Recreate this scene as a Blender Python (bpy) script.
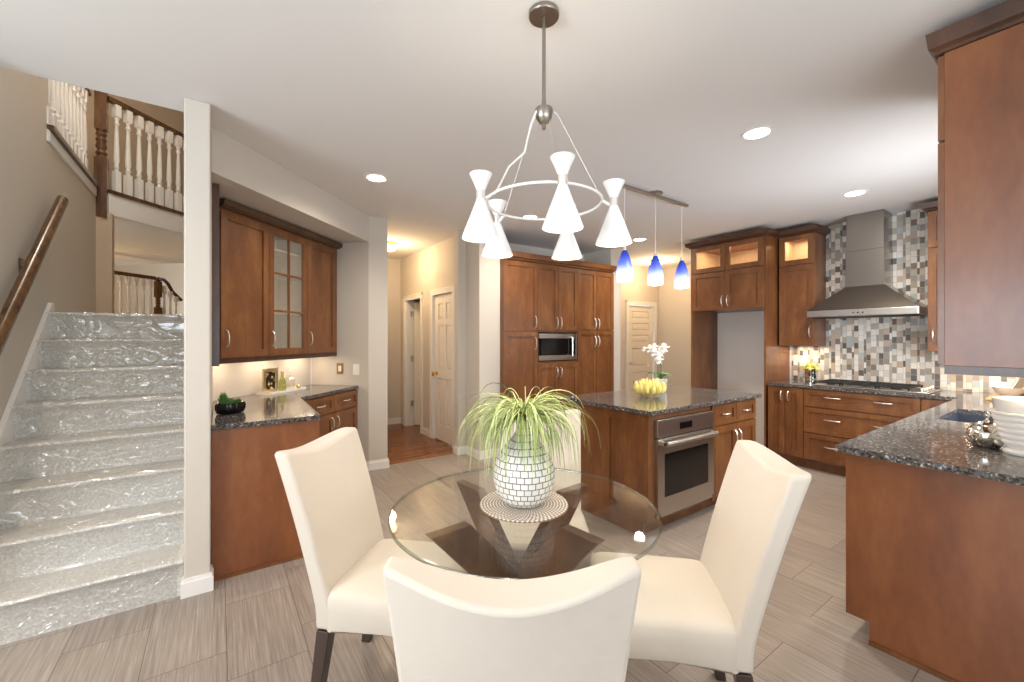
import bpy, math, random
from mathutils import Vector, Matrix
random.seed(7)
for o in list(bpy.data.objects): bpy.data.objects.remove(o)
S = bpy.context.scene
COL = S.collection
PI = math.pi

# ------------------------------------------------------------------ camera, world, exposure, daylight
cam = bpy.data.cameras.new('camera'); cam.sensor_width = 36; cam.lens = 419.5/1024*36
cam.shift_y = -2.3/1024; cam.clip_start = 0.05
camo = bpy.data.objects.new('camera', cam); COL.objects.link(camo)
camo.location = (0, 0, 1.42); camo.rotation_euler = (PI/2, 0, math.radians(-35))
S.camera = camo
W = bpy.data.worlds.new('world'); S.world = W; W.use_nodes = True
bg = W.node_tree.nodes['Background']; bg.inputs[0].default_value = (0.85, 0.93, 1, 1); bg.inputs[1].default_value = 1.9
vs = S.view_settings; vs.view_transform = 'Standard'; vs.look = 'None'; vs.exposure = 0.0; vs.gamma = 1
vs.use_curve_mapping = False

def lamp(name, kind, loc, power, color=(1,1,1), rot=(0,0,0), size=0.1, sizey=None, spread=None, parent=None, blend=.5, angle=None):
    l = bpy.data.lights.new(name, kind); l.energy = power; l.color = color
    if kind == 'AREA':
        l.size = size; l.shape = 'DISK'
        if sizey: l.shape = 'RECTANGLE'; l.size_y = sizey
        if spread: l.spread = spread
    elif kind == 'SPOT':
        l.shadow_soft_size = size; l.spot_size = angle or 2.2; l.spot_blend = blend
    else: l.shadow_soft_size = size
    o = bpy.data.objects.new(name, l); COL.objects.link(o); o.location = loc; o.rotation_euler = rot
    if parent: o.parent = parent
    return o
WARM = (1, .80, .58); SOFT = (1, .88, .73); DAY = (.80, .90, 1)
# daylight through the patio glazing and the side window behind the camera, and the window over the sink
lamp('patio_daylight', 'AREA', (0.6, -2.32, 1.35), 100, DAY, (PI/2+1.25, 0, 0), 3.4, 2.1)
lamp('side_daylight', 'AREA', (-3.12, 0.6, 1.5), 150, DAY, (PI/2+.6, 0, -PI/2), 2.6, 1.5)
lamp('sink_daylight', 'AREA', (4.1, -0.10, 1.65), 75, DAY, (PI/2-.15, 0, 0), 1.0, 1.0)

# ------------------------------------------------------------------ materials
def newmat(name):
    m = bpy.data.materials.new(name); m.use_nodes = True
    nt = m.node_tree; return m, nt, nt.nodes['Principled BSDF']
def lin(c):
    return tuple((x/255/12.92 if x <= 10 else ((x/255+.055)/1.055)**2.4) for x in c) + (1,)
def flat(name, rgb, rough=.5, metal=0, spec=.5, emit=None, estr=0, sheen=0, coat=0):
    m, nt, b = newmat(name)
    b.inputs['Base Color'].default_value = lin(rgb); b.inputs['Roughness'].default_value = rough
    b.inputs['Metallic'].default_value = metal; b.inputs['Specular IOR Level'].default_value = spec
    if sheen: b.inputs['Sheen Weight'].default_value = sheen
    if coat: b.inputs['Coat Weight'].default_value = coat
    if emit:
        b.inputs['Emission Color'].default_value = lin(emit); b.inputs['Emission Strength'].default_value = estr
    return m
def N(nt, t, **k):
    n = nt.nodes.new(t)
    for a, v in k.items():
        if a.startswith('i_'): n.inputs[a[2:].replace('_', ' ')].default_value = v
        else: setattr(n, a, v)
    return n
def math_(nt, op, a, b=None, c=None):
    n = nt.nodes.new('ShaderNodeMath'); n.operation = op
    for i, v in enumerate((a, b, c)):
        if v is None: continue
        if isinstance(v, (int, float)): n.inputs[i].default_value = v
        else: nt.links.new(v, n.inputs[i])
    return n.outputs[0]
def ramp(nt, fac, stops, interp='LINEAR'):
    r = nt.nodes.new('ShaderNodeValToRGB'); r.color_ramp.interpolation = interp
    e = r.color_ramp.elements
    while len(e) < len(stops): e.new(.5)
    for i, (p, c) in enumerate(stops): e[i].position = p; e[i].color = lin(c)
    nt.links.new(fac, r.inputs[0]); return r.outputs[0]
def objco(nt, scale=(1,1,1), loc=(0,0,0), kind='Object'):
    t = nt.nodes.new('ShaderNodeTexCoord'); mp = nt.nodes.new('ShaderNodeMapping')
    mp.inputs['Scale'].default_value = scale; mp.inputs['Location'].default_value = loc
    nt.links.new(t.outputs[kind], mp.inputs[0]); return mp.outputs[0]
def bump(nt, b, h, strength=.2, dist=.01):
    n = nt.nodes.new('ShaderNodeBump'); n.inputs['Strength'].default_value = strength; n.inputs['Distance'].default_value = dist
    nt.links.new(h, n.inputs['Height']); nt.links.new(n.outputs[0], b.inputs['Normal'])
def wood(name, c1, c2, c3, rough=.35, sc=(6,6,1.6), coat=.25):
    m, nt, b = newmat(name)
    oi = N(nt, 'ShaderNodeObjectInfo'); co = objco(nt, sc)
    va = nt.nodes.new('ShaderNodeVectorMath'); va.operation = 'ADD'; nt.links.new(co, va.inputs[0])
    cx = N(nt, 'ShaderNodeCombineXYZ'); r10 = math_(nt, 'MULTIPLY', oi.outputs['Random'], 37.)
    for i in range(3): nt.links.new(r10, cx.inputs[i])
    nt.links.new(cx.outputs[0], va.inputs[1])
    n1 = N(nt, 'ShaderNodeTexNoise', i_Scale=1.3, i_Detail=5., i_Roughness=.6); nt.links.new(va.outputs[0], n1.inputs['Vector'])
    n2 = N(nt, 'ShaderNodeTexNoise', i_Scale=9., i_Detail=3.); nt.links.new(va.outputs[0], n2.inputs['Vector'])
    f = math_(nt, 'ADD', math_(nt, 'MULTIPLY', n1.outputs[0], .75), math_(nt, 'MULTIPLY', n2.outputs[0], .25))
    c = ramp(nt, f, [(.3, c1), (.5, c2), (.72, c3)])
    nt.links.new(c, b.inputs['Base Color']); b.inputs['Roughness'].default_value = rough
    b.inputs['Coat Weight'].default_value = coat; b.inputs['Coat Roughness'].default_value = .2
    return m
M = {}
M['wood'] = wood('stained_maple', (94,56,29), (116,71,38), (140,95,54))
M['panel'] = wood('stained_maple_panel', (112,64,35), (132,78,44), (150,96,58), sc=(3.5,3.5,1.4))
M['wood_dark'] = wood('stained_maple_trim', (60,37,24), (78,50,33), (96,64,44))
M['wood_pale'] = wood('pale_maple_interior', (205,182,150), (215,194,164), (225,205,178), coat=0)
M['walnut'] = wood('walnut', (62,38,26), (88,56,38), (118,80,56), rough=.35, sc=(5,5,5), coat=.15)
M['oak'] = wood('dark_oak_rail', (62,39,21), (92,60,31), (122,82,46), rough=.25, sc=(10,10,1.5), coat=.4)
M['wall'] = flat('wall_paint', (205,196,184), .85, spec=.2)
M['wall_pale'] = flat('wall_paint_brightened', (232,228,222), .85, spec=.2)  # cooler wall tone, whitened further to brighten the refrigerator niche
M['wall_tan'] = flat('wall_paint_tan', (200,180,156), .85, spec=.2)
M['ceil'] = flat('ceiling_paint', (226,222,218), .9, spec=.1)
M['white'] = flat('white_trim', (236,233,228), .4)
M['door'] = flat('door_paint', (236,228,216), .4)
M['steel'] = flat('brushed_steel', (196,190,182), .28, 1)
M['darknickel'] = flat('dark_nickel', (160,152,144), .3, 1)
M['hood_dark'] = flat('hood_steel_darkened', (128,121,113), .22, 1)  # same hood steel, darkened to imitate the canopy's dark reflections
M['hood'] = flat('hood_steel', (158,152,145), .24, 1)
M['nickel'] = flat('brushed_nickel', (222,217,210), .34, .9)
M['chrome'] = flat('polished_metal', (225,222,216), .08, 1)
M['brass'] = flat('brass', (212,170,90), .25, 1)
M['gilt'] = flat('silver_gilt', (200,180,136), .3, .9)
M['black'] = flat('black_gloss', (16,15,15), .12)
M['iron'] = flat('cast_iron', (30,28,27), .55)
M['darkleg'] = flat('dark_stained_leg', (56,40,32), .35, coat=.3)
M['cable'] = flat('white_cable', (235,230,222), .4)
M['ceramic'] = flat('white_ceramic', (238,234,228), .25)
M['shade'] = flat('white_enamel', (246,245,243), .35)
M['bulb'] = flat('lamp_glow', (255,250,240), .5, emit=(255,238,210), estr=14)
M['bulb_warm'] = flat('warm_lamp_glow', (255,240,210), .5, emit=(255,215,160), estr=14)
M['lens'] = flat('recessed_lens', (255,250,240), .5, emit=(255,240,218), estr=18)
M['leaf'] = flat('leaf_green', (70,112,48), .45)
M['succulent'] = flat('succulent_green', (96,136,70), .5)
M['petal'] = flat('white_petal', (248,244,238), .6)
M['petal_y'] = flat('yellow_petal', (226,222,120), .6)
M['banana'] = flat('yellow_fruit', (246,228,136), .4)
M['plastic_w'] = flat('switch_plate', (240,236,228), .35)
M['almond'] = flat('bronze_plate', (150,124,88), .35, .6)
M['display'] = flat('oven_display', (8,9,12), .12)
M['dark'] = flat('dark_void', (24,20,18), .7)
M['sinkm'] = flat('sink_composite', (58,62,72), .4)
M['linen'] = flat('cutting_board', (206,164,112), .5)

def slip():
    m, nt, b = newmat('cream_slipcover')
    co = objco(nt, (1,1,1))
    n = N(nt, 'ShaderNodeTexNoise', i_Scale=5., i_Detail=3.); nt.links.new(co, n.inputs['Vector'])
    n2 = N(nt, 'ShaderNodeTexNoise', i_Scale=420., i_Detail=1.); nt.links.new(co, n2.inputs['Vector'])
    b.inputs['Base Color'].default_value = lin((206,195,181)); b.inputs['Roughness'].default_value = .8
    b.inputs['Sheen Weight'].default_value = .2; b.inputs['Specular IOR Level'].default_value = .2
    h = math_(nt, 'ADD', math_(nt, 'MULTIPLY', n.outputs[0], .9), math_(nt, 'MULTIPLY', n2.outputs[0], .05))
    bump(nt, b, h, .25, .03); return m
M['slip'] = slip()

def granite():
    m, nt, b = newmat('granite')
    co = objco(nt)
    v = N(nt, 'ShaderNodeTexVoronoi', i_Scale=115.); nt.links.new(co, v.inputs['Vector'])
    n = N(nt, 'ShaderNodeTexNoise', i_Scale=70., i_Detail=6., i_Roughness=.7); nt.links.new(co, n.inputs['Vector'])
    n2 = N(nt, 'ShaderNodeTexNoise', i_Scale=6., i_Detail=2.); nt.links.new(co, n2.inputs['Vector'])
    sp = N(nt, 'ShaderNodeSeparateColor'); nt.links.new(v.outputs['Color'], sp.inputs[0])
    f = math_(nt, 'ADD', math_(nt, 'MULTIPLY', sp.outputs[0], .35), math_(nt, 'ADD', math_(nt, 'MULTIPLY', n.outputs[0], .75), math_(nt, 'MULTIPLY', n2.outputs[0], .15)))
    c = ramp(nt, f, [(.36, (30,30,34)), (.53, (62,58,56)), (.66, (104,94,84)), (.76, (84,88,98)), (.88, (205,198,188))])
    nt.links.new(c, b.inputs['Base Color']); b.inputs['Roughness'].default_value = .1
    return m
M['granite'] = granite()

def floor_tile():
    m, nt, b = newmat('striated_floor_tile')
    co = objco(nt)
    s = N(nt, 'ShaderNodeSeparateXYZ'); nt.links.new(co, s.inputs[0])
    TW, TL, G = .305, .61, .0035
    u = math_(nt, 'DIVIDE', math_(nt, 'SUBTRACT', s.outputs[0], .032), TW); cu = math_(nt, 'FLOOR', u); fu = math_(nt, 'FRACT', u)
    off = math_(nt, 'SUBTRACT', math_(nt, 'MULTIPLY', math_(nt, 'FLOORED_MODULO', cu, 2.), .667), .443)
    v = math_(nt, 'ADD', math_(nt, 'DIVIDE', s.outputs[1], TL), off); cv = math_(nt, 'FLOOR', v); fv = math_(nt, 'FRACT', v)
    eu = math_(nt, 'MULTIPLY', math_(nt, 'MINIMUM', fu, math_(nt, 'SUBTRACT', 1., fu)), TW)
    ev = math_(nt, 'MULTIPLY', math_(nt, 'MINIMUM', fv, math_(nt, 'SUBTRACT', 1., fv)), TL)
    grout = math_(nt, 'LESS_THAN', math_(nt, 'MINIMUM', eu, ev), G/2)
    cc = N(nt, 'ShaderNodeCombineXYZ'); nt.links.new(cu, cc.inputs[0]); nt.links.new(cv, cc.inputs[1])
    wn = N(nt, 'ShaderNodeTexWhiteNoise'); nt.links.new(cc.outputs[0], wn.inputs['Vector'])
    st = N(nt, 'ShaderNodeCombineXYZ')
    nt.links.new(math_(nt, 'MULTIPLY', s.outputs[0], 120.), st.inputs[0])
    nt.links.new(math_(nt, 'ADD', math_(nt, 'MULTIPLY', s.outputs[1], 2.5), math_(nt, 'MULTIPLY', wn.outputs['Value'], 50.)), st.inputs[1])
    n = N(nt, 'ShaderNodeTexNoise', i_Scale=1., i_Detail=4., i_Roughness=.7); nt.links.new(st.outputs[0], n.inputs['Vector'])
    f = math_(nt, 'ADD', n.outputs[0], math_(nt, 'MULTIPLY', math_(nt, 'SUBTRACT', wn.outputs['Value'], .5), .12))
    c = ramp(nt, f, [(.30, (126,114,105)), (.5, (149,137,127)), (.70, (172,161,151))])
    mx = N(nt, 'ShaderNodeMix', data_type='RGBA'); nt.links.new(grout, mx.inputs[0]); nt.links.new(c, mx.inputs[6]); mx.inputs[7].default_value = lin((98,88,80))
    nt.links.new(mx.outputs[2], b.inputs['Base Color']); b.inputs['Roughness'].default_value = .33
    bump(nt, b, math_(nt, 'SUBTRACT', math_(nt, 'MULTIPLY', n.outputs[0], .3), grout), .25, .002)
    return m
M['tile'] = floor_tile()

def wood_floor():
    m, nt, b = newmat('hall_oak_floor')
    co = objco(nt)
    br = N(nt, 'ShaderNodeTexBrick', i_Scale=1., i_Mortar_Size=.0012, i_Brick_Width=.9, i_Row_Height=.057)
    br.inputs['Color1'].default_value = lin((118,68,32)); br.inputs['Color2'].default_value = lin((150,92,46)); br.inputs['Mortar'].default_value = lin((70,38,18))
    nt.links.new(co, br.inputs['Vector'])
    n = N(nt, 'ShaderNodeTexNoise', i_Scale=1., i_Detail=4.); nt.links.new(objco(nt, (3, 60, 1)), n.inputs['Vector'])
    mx = N(nt, 'ShaderNodeMix', data_type='RGBA', blend_type='MULTIPLY'); mx.inputs[0].default_value = .5
    nt.links.new(br.outputs[0], mx.inputs[6]); nt.links.new(ramp(nt, n.outputs[0], [(.3, (170,160,150)), (.7, (255,255,255))]), mx.inputs[7])
    nt.links.new(mx.outputs[2], b.inputs['Base Color']); b.inputs['Roughness'].default_value = .25
    return m
M['hallfloor'] = wood_floor()

def mosaic():
    m, nt, b = newmat('stone_glass_mosaic')
    s = N(nt, 'ShaderNodeSeparateXYZ'); nt.links.new(objco(nt), s.inputs[0])
    P, Hh = .108, .064
    u = math_(nt, 'DIVIDE', s.outputs[1], P); cu = math_(nt, 'FLOOR', u); fu = math_(nt, 'FRACT', u)
    g1 = math_(nt, 'GREATER_THAN', fu, .36); g2 = math_(nt, 'GREATER_THAN', fu, .55)
    sub = math_(nt, 'ADD', g1, g2)
    col = math_(nt, 'ADD', math_(nt, 'MULTIPLY', cu, 3.), sub)
    wc = N(nt, 'ShaderNodeTexWhiteNoise', noise_dimensions='1D'); nt.links.new(col, wc.inputs['W'])
    v = math_(nt, 'ADD', math_(nt, 'DIVIDE', s.outputs[2], Hh), wc.outputs['Value']); cv = math_(nt, 'FLOOR', v); fv = math_(nt, 'FRACT', v)
    cc = N(nt, 'ShaderNodeCombineXYZ'); nt.links.new(col, cc.inputs[0]); nt.links.new(cv, cc.inputs[1])
    wn = N(nt, 'ShaderNodeTexWhiteNoise'); nt.links.new(cc.outputs[0], wn.inputs['Vector'])
    c = ramp(nt, wn.outputs['Value'], [(0, (104,97,92)), (.10, (176,165,152)), (.26, (212,206,196)), (.44, (150,143,136)), (.54, (228,222,212)), (.76, (190,168,146)), (.87, (176,184,186)), (.96, (128,114,102))], 'CONSTANT')
    e = math_(nt, 'MINIMUM', math_(nt, 'MULTIPLY', math_(nt, 'MINIMUM', fv, math_(nt, 'SUBTRACT', 1., fv)), Hh),
        math_(nt, 'MULTIPLY', math_(nt, 'MINIMUM', math_(nt, 'MINIMUM', math_(nt, 'ABSOLUTE', math_(nt, 'SUBTRACT', fu, .36)), math_(nt, 'ABSOLUTE', math_(nt, 'SUBTRACT', fu, .55))), math_(nt, 'MINIMUM', fu, math_(nt, 'SUBTRACT', 1., fu))), P))
    gr = math_(nt, 'LESS_THAN', e, .0016)
    mx = N(nt, 'ShaderNodeMix', data_type='RGBA'); nt.links.new(gr, mx.inputs[0]); nt.links.new(c, mx.inputs[6]); mx.inputs[7].default_value = lin((176,170,160))
    nt.links.new(mx.outputs[2], b.inputs['Base Color'])
    nt.links.new(math_(nt, 'ADD', .12, math_(nt, 'MULTIPLY', math_(nt, 'FRACT', math_(nt, 'MULTIPLY', wn.outputs['Value'], 7.)), .35)), b.inputs['Roughness'])
    bump(nt, b, math_(nt, 'SUBTRACT', 1., gr), .3, .003)
    return m
M['mosaic'] = mosaic()

def glassy(name, tint, refl=.06, rough=.02, edge=False, haze=0., base=.035):
    m, nt, b = newmat(name); nt.nodes.remove(b); out = nt.nodes['Material Output']
    t = N(nt, 'ShaderNodeBsdfTransparent'); t.inputs[0].default_value = tint + (1,)
    g = N(nt, 'ShaderNodeBsdfGlossy'); g.inputs['Roughness'].default_value = rough
    lw = N(nt, 'ShaderNodeLayerWeight'); lw.inputs[0].default_value = .5
    sch = math_(nt, 'ADD', base+refl, math_(nt, 'MULTIPLY', math_(nt, 'POWER', lw.outputs['Facing'], 5.), .9-refl))
    mx = N(nt, 'ShaderNodeMixShader'); nt.links.new(sch, mx.inputs[0])
    nt.links.new(t.outputs[0], mx.inputs[1]); nt.links.new(g.outputs[0], mx.inputs[2])
    res = mx.outputs[0]
    if haze:
        d = N(nt, 'ShaderNodeBsdfDiffuse'); d.inputs[0].default_value = (.8,.8,.78,1)
        m2 = N(nt, 'ShaderNodeMixShader'); m2.inputs[0].default_value = haze
        nt.links.new(res, m2.inputs[1]); nt.links.new(d.outputs[0], m2.inputs[2]); res = m2.outputs[0]
    nt.links.new(res, out.inputs[0]); return m, nt, g
M['glass'] = glassy('clear_glass', (.97,.98,.97), 0)[0]
M['tableglass'] = glassy('table_glass', (.955,.965,.945), 0.0, base=.014)[0]
M['glass_edge'] = glassy('glass_edge', (.50,.57,.53), .15, .1)[0]
M['frosted'] = glassy('seeded_glass', (.94,.94,.9), 0, .12, haze=.10)[0]
M['bottle'] = glassy('green_bottle_glass', (.72,.76,.42), .03)[0]
def film():
    m, nt, g = glassy('clear_plastic_film', (.98,.985,.985), .15, .08, haze=.02)
    n = N(nt, 'ShaderNodeTexNoise', i_Scale=1.6, i_Detail=2., i_Distortion=1.6); nt.links.new(objco(nt, (1.5, 4, 4)), n.inputs['Vector'])
    n2 = N(nt, 'ShaderNodeTexNoise', i_Scale=1.3, i_Detail=1., i_Distortion=2.2); nt.links.new(objco(nt, (2.8, 3, 3), (3,1,2)), n2.inputs['Vector'])
    def crease(x): return math_(nt, 'POWER', math_(nt, 'SUBTRACT', 1., math_(nt, 'ABSOLUTE', math_(nt, 'SUBTRACT', x, .5))), 22.)
    bn = N(nt, 'ShaderNodeBump', i_Strength=1., i_Distance=.006); nt.links.new(math_(nt, 'ADD', crease(n.outputs[0]), crease(n2.outputs[0])), bn.inputs['Height'])
    nt.links.new(bn.outputs[0], g.inputs['Normal']); return m
M['film'] = film()

def carpet():
    m, nt, b = newmat('grey_carpet'); co = objco(nt)
    n = N(nt, 'ShaderNodeTexNoise', i_Scale=90., i_Detail=4.); nt.links.new(co, n.inputs['Vector'])
    nt.links.new(ramp(nt, n.outputs[0], [(.3, (200,195,187)), (.7, (236,232,225))]), b.inputs['Base Color'])
    b.inputs['Roughness'].default_value = .95; b.inputs['Specular IOR Level'].default_value = .1
    bump(nt, b, n.outputs[0], .6, .01); return m
M['carpet'] = carpet()

def vase_mat():
    m, nt, b = newmat('chip_mosaic_vase'); s = N(nt, 'ShaderNodeSeparateXYZ'); nt.links.new(objco(nt), s.inputs[0])
    th = math_(nt, 'ARCTAN2', s.outputs[1], s.outputs[0])
    cx = N(nt, 'ShaderNodeCombineXYZ'); nt.links.new(math_(nt, 'MULTIPLY', th, .12), cx.inputs[0]); nt.links.new(s.outputs[2], cx.inputs[1])
    nn = N(nt, 'ShaderNodeTexNoise', i_Scale=14.); nt.links.new(cx.outputs[0], nn.inputs['Vector'])
    va = N(nt, 'ShaderNodeVectorMath', operation='SCALE'); va.inputs[3].default_value = .006; nt.links.new(nn.outputs['Color'], va.inputs[0])
    vb = N(nt, 'ShaderNodeVectorMath', operation='ADD'); nt.links.new(cx.outputs[0], vb.inputs[0]); nt.links.new(va.outputs[0], vb.inputs[1])
    br = N(nt, 'ShaderNodeTexBrick', i_Scale=1., i_Mortar_Size=.002, i_Brick_Width=.029, i_Row_Height=.0235, i_Mortar_Smooth=.2)
    br.inputs['Color1'].default_value = lin((240,238,232)); br.inputs['Color2'].default_value = lin((222,220,212)); br.inputs['Mortar'].default_value = lin((120,112,102))
    nt.links.new(vb.outputs[0], br.inputs['Vector']); nt.links.new(br.outputs[0], b.inputs['Base Color']); b.inputs['Roughness'].default_value = .25
    bump(nt, b, math_(nt, 'SUBTRACT', 1., br.outputs['Fac']), .5, .004); return m
M['vase'] = vase_mat()

def placemat_mat():
    m, nt, b = newmat('beaded_placemat'); s = N(nt, 'ShaderNodeSeparateXYZ'); nt.links.new(objco(nt), s.inputs[0])
    r = math_(nt, 'SQRT', math_(nt, 'ADD', math_(nt, 'MULTIPLY', s.outputs[0], s.outputs[0]), math_(nt, 'MULTIPLY', s.outputs[1], s.outputs[1])))
    th = math_(nt, 'ARCTAN2', s.outputs[1], s.outputs[0])
    ring = math_(nt, 'FLOOR', math_(nt, 'DIVIDE', r, .012))
    a = math_(nt, 'SINE', math_(nt, 'MULTIPLY', r, 2*PI/.012)); 
    bb = math_(nt, 'SINE', math_(nt, 'ADD', math_(nt, 'MULTIPLY', th, 62.), math_(nt, 'MULTIPLY', ring, 2.4)))
    h = math_(nt, 'MULTIPLY', math_(nt, 'ADD', a, 1.2), math_(nt, 'ADD', bb, 1.2))
    nt.links.new(ramp(nt, math_(nt, 'MULTIPLY', h, .25), [(.02, (112,86,62)), (.18, (176,150,122)), (.5, (250,246,240))]), b.inputs['Base Color'])
    b.inputs['Roughness'].default_value = .4
    bump(nt, b, h, .5, .003); return m
M['placemat'] = placemat_mat()

def grass_mat():
    m, nt, b = newmat('grass_blade'); g = N(nt, 'ShaderNodeNewGeometry')
    nt.links.new(ramp(nt, g.outputs['Random Per Island'], [(0, (88,108,56)), (.3, (136,154,80)), (.65, (184,196,120)), (1, (222,226,176))]), b.inputs['Base Color'])
    b.inputs['Roughness'].default_value = .5; return m
M['grass'] = grass_mat()

def ombre():
    m, nt, b = newmat('blue_ombre_glass'); nt.nodes.remove(b); out = nt.nodes['Material Output']
    s = N(nt, 'ShaderNodeSeparateXYZ'); nt.links.new(objco(nt), s.inputs[0])
    f = math_(nt, 'DIVIDE', s.outputs[2], .265)
    c = ramp(nt, f, [(0, (244,246,253)), (.25, (222,228,252)), (.55, (150,172,242)), (.80, (100,130,228)), (1, (58,90,208))])
    t = N(nt, 'ShaderNodeBsdfTranslucent'); d = N(nt, 'ShaderNodeBsdfDiffuse'); g = N(nt, 'ShaderNodeBsdfGlossy'); g.inputs['Roughness'].default_value = .1
    nt.links.new(c, t.inputs[0]); nt.links.new(c, d.inputs[0])
    m1 = N(nt, 'ShaderNodeMixShader'); m1.inputs[0].default_value = .35; nt.links.new(t.outputs[0], m1.inputs[1]); nt.links.new(d.outputs[0], m1.inputs[2])
    m2 = N(nt, 'ShaderNodeMixShader'); m2.inputs[0].default_value = .05; nt.links.new(m1.outputs[0], m2.inputs[1]); nt.links.new(g.outputs[0], m2.inputs[2])
    nt.links.new(m2.outputs[0], out.inputs[0]); return m
M['ombre'] = ombre()
def picture_mat():
    m, nt, b = newmat('framed_picture'); co = objco(nt, (26,26,26))
    v = N(nt, 'ShaderNodeTexVoronoi', i_Scale=1.1); nt.links.new(co, v.inputs['Vector'])
    nt.links.new(ramp(nt, v.outputs['Distance'], [(.15, (240,236,220)), (.38, (206,176,110)), (.5, (52,42,30)), (1, (34,28,22))]), b.inputs['Base Color'])
    b.inputs['Roughness'].default_value = .2; return m
M['picture'] = picture_mat()

# ------------------------------------------------------------------ mesh building
class MB:
    def __init__(s): s.v = []; s.f = []; s.mi = []
    def add(s, vs, fs, mi=0):
        n = len(s.v); s.v += [tuple(p) for p in vs]; s.f += [tuple(i+n for i in f) for f in fs]; s.mi += [mi]*len(fs); return s
    def box(s, x0, x1, y0, y1, z0, z1, mi=0):
        v = [(x, y, z) for z in (z0, z1) for y in (y0, y1) for x in (x0, x1)]
        return s.add(v, [(0,2,3,1), (4,5,7,6), (0,1,5,4), (2,6,7,3), (0,4,6,2), (1,3,7,5)], mi)
    def frus(s, r0, z0, r1, z1):
        v = [(r0[0],r0[2],z0), (r0[1],r0[2],z0), (r0[0],r0[3],z0), (r0[1],r0[3],z0), (r1[0],r1[2],z1), (r1[1],r1[2],z1), (r1[0],r1[3],z1), (r1[1],r1[3],z1)]
        return s.add(v, [(0,2,3,1), (4,5,7,6), (0,1,5,4), (2,6,7,3), (0,4,6,2), (1,3,7,5)])
    def prism(s, poly, z0, z1):
        n = len(poly); a = sum(poly[i][0]*poly[(i+1)%n][1]-poly[(i+1)%n][0]*poly[i][1] for i in range(n))
        if a < 0: poly = poly[::-1]
        v = [(x, y, z0) for x, y in poly] + [(x, y, z1) for x, y in poly]
        return s.add(v, [tuple(range(n))[::-1], tuple(range(n, 2*n))] + [(i, (i+1)%n, n+(i+1)%n, n+i) for i in range(n)])
    def lathe(s, prof, c=(0,0,0), n=32, caps=True, sx=1., sy=1.):
        v = []; f = []
        for r, z in prof:
            for k in range(n): a = 2*PI*k/n; v.append((c[0]+r*sx*math.cos(a), c[1]+r*sy*math.sin(a), c[2]+z))
        for i in range(len(prof)-1):
            for k in range(n): f.append((i*n+k, i*n+(k+1)%n, (i+1)*n+(k+1)%n, (i+1)*n+k))
        if caps:
            f.append(tuple(range(n))[::-1]); m = (len(prof)-1)*n; f.append(tuple(range(m, m+n)))
        return s.add(v, f)
    def tube(s, pts, r, n=10, closed=False, radii=None, flat=None):
        pts = [Vector(p) for p in pts]; v = []; f = []; L = len(pts); up = None
        for i, p in enumerate(pts):
            t = (pts[(i+1)%L] - pts[i-1]) if closed else (pts[min(i+1, L-1)] - pts[max(i-1, 0)])
            t.normalize()
            if up is None:
                up = Vector((0,0,1)) if abs(t.z) < .9 else Vector((1,0,0))
            a = t.cross(up)
            if a.length < 1e-5: a = t.cross(Vector((0,1,0)))
            a.normalize(); b = a.cross(t).normalized(); up = b
            rr = radii[i] if radii else r
            for k in range(n):
                q = 2*PI*k/n; v.append(p + a*rr*math.cos(q) + b*rr*math.sin(q)*(flat or 1))
        for i in range(L if closed else L-1):
            j = (i+1) % L
            for k in range(n): f.append((i*n+k, i*n+(k+1)%n, j*n+(k+1)%n, j*n+k))
        if not closed:
            f.append(tuple(range(n))[::-1]); f.append(tuple(range((L-1)*n, L*n)))
        return s.add(v, f)
    def sphere(s, c, r, n=16, m=10, sc=(1,1,1)):
        v = [(c[0], c[1], c[2]-r*sc[2])]; f = []
        for i in range(1, m):
            a = -PI/2 + PI*i/m
            for k in range(n): q = 2*PI*k/n; v.append((c[0]+r*sc[0]*math.cos(a)*math.cos(q), c[1]+r*sc[1]*math.cos(a)*math.sin(q), c[2]+r*sc[2]*math.sin(a)))
        v.append((c[0], c[1], c[2]+r*sc[2])); T = len(v)-1
        for k in range(n): f.append((0, 1+(k+1)%n, 1+k)); f.append((T, 1+(m-2)*n+k, 1+(m-2)*n+(k+1)%n))
        for i in range(m-2):
            for k in range(n): f.append((1+i*n+k, 1+i*n+(k+1)%n, 1+(i+1)*n+(k+1)%n, 1+(i+1)*n+k))
        return s.add(v, f)
    def grid(s, fn, nu, nv):
        v = [fn(i/nu, j/nv) for j in range(nv+1) for i in range(nu+1)]
        return s.add(v, [(j*(nu+1)+i, j*(nu+1)+i+1, (j+1)*(nu+1)+i+1, (j+1)*(nu+1)+i) for j in range(nv) for i in range(nu)])
    def move(s, mat):
        s.v = [tuple(mat @ Vector(p)) for p in s.v]; return s
    def build(s, name, mat, parent=None, smooth=False, bevel=0, seg=2, sub=0, **tags):
        me = bpy.data.meshes.new(name); me.from_pydata(s.v, [], s.f)
        mats = mat if isinstance(mat, (list, tuple)) else [mat]
        for mm in mats: me.materials.append(M[mm])
        if len(mats) > 1: me.polygons.foreach_set('material_index', s.mi)
        if smooth:
            me.polygons.foreach_set('use_smooth', [True]*len(me.polygons))
            if smooth != 2: me.set_sharp_from_angle(angle=.7)
        me.update()
        o = bpy.data.objects.new(name, me); COL.objects.link(o)
        if parent: o.parent = parent
        if bevel:
            b = o.modifiers.new('bevel', 'BEVEL'); b.width = bevel; b.segments = seg; b.limit_method = 'ANGLE'; b.angle_limit = .6
        if sub:
            b = o.modifiers.new('subd', 'SUBSURF'); b.levels = sub; b.render_levels = sub
        for k, q in tags.items(): o[k] = q
        return o
def box(*a): return MB().box(*a)
def tag(o, label, cat, group=None):
    o['label'] = label; o['category'] = cat
    if group: o['group'] = group
    return o
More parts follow.
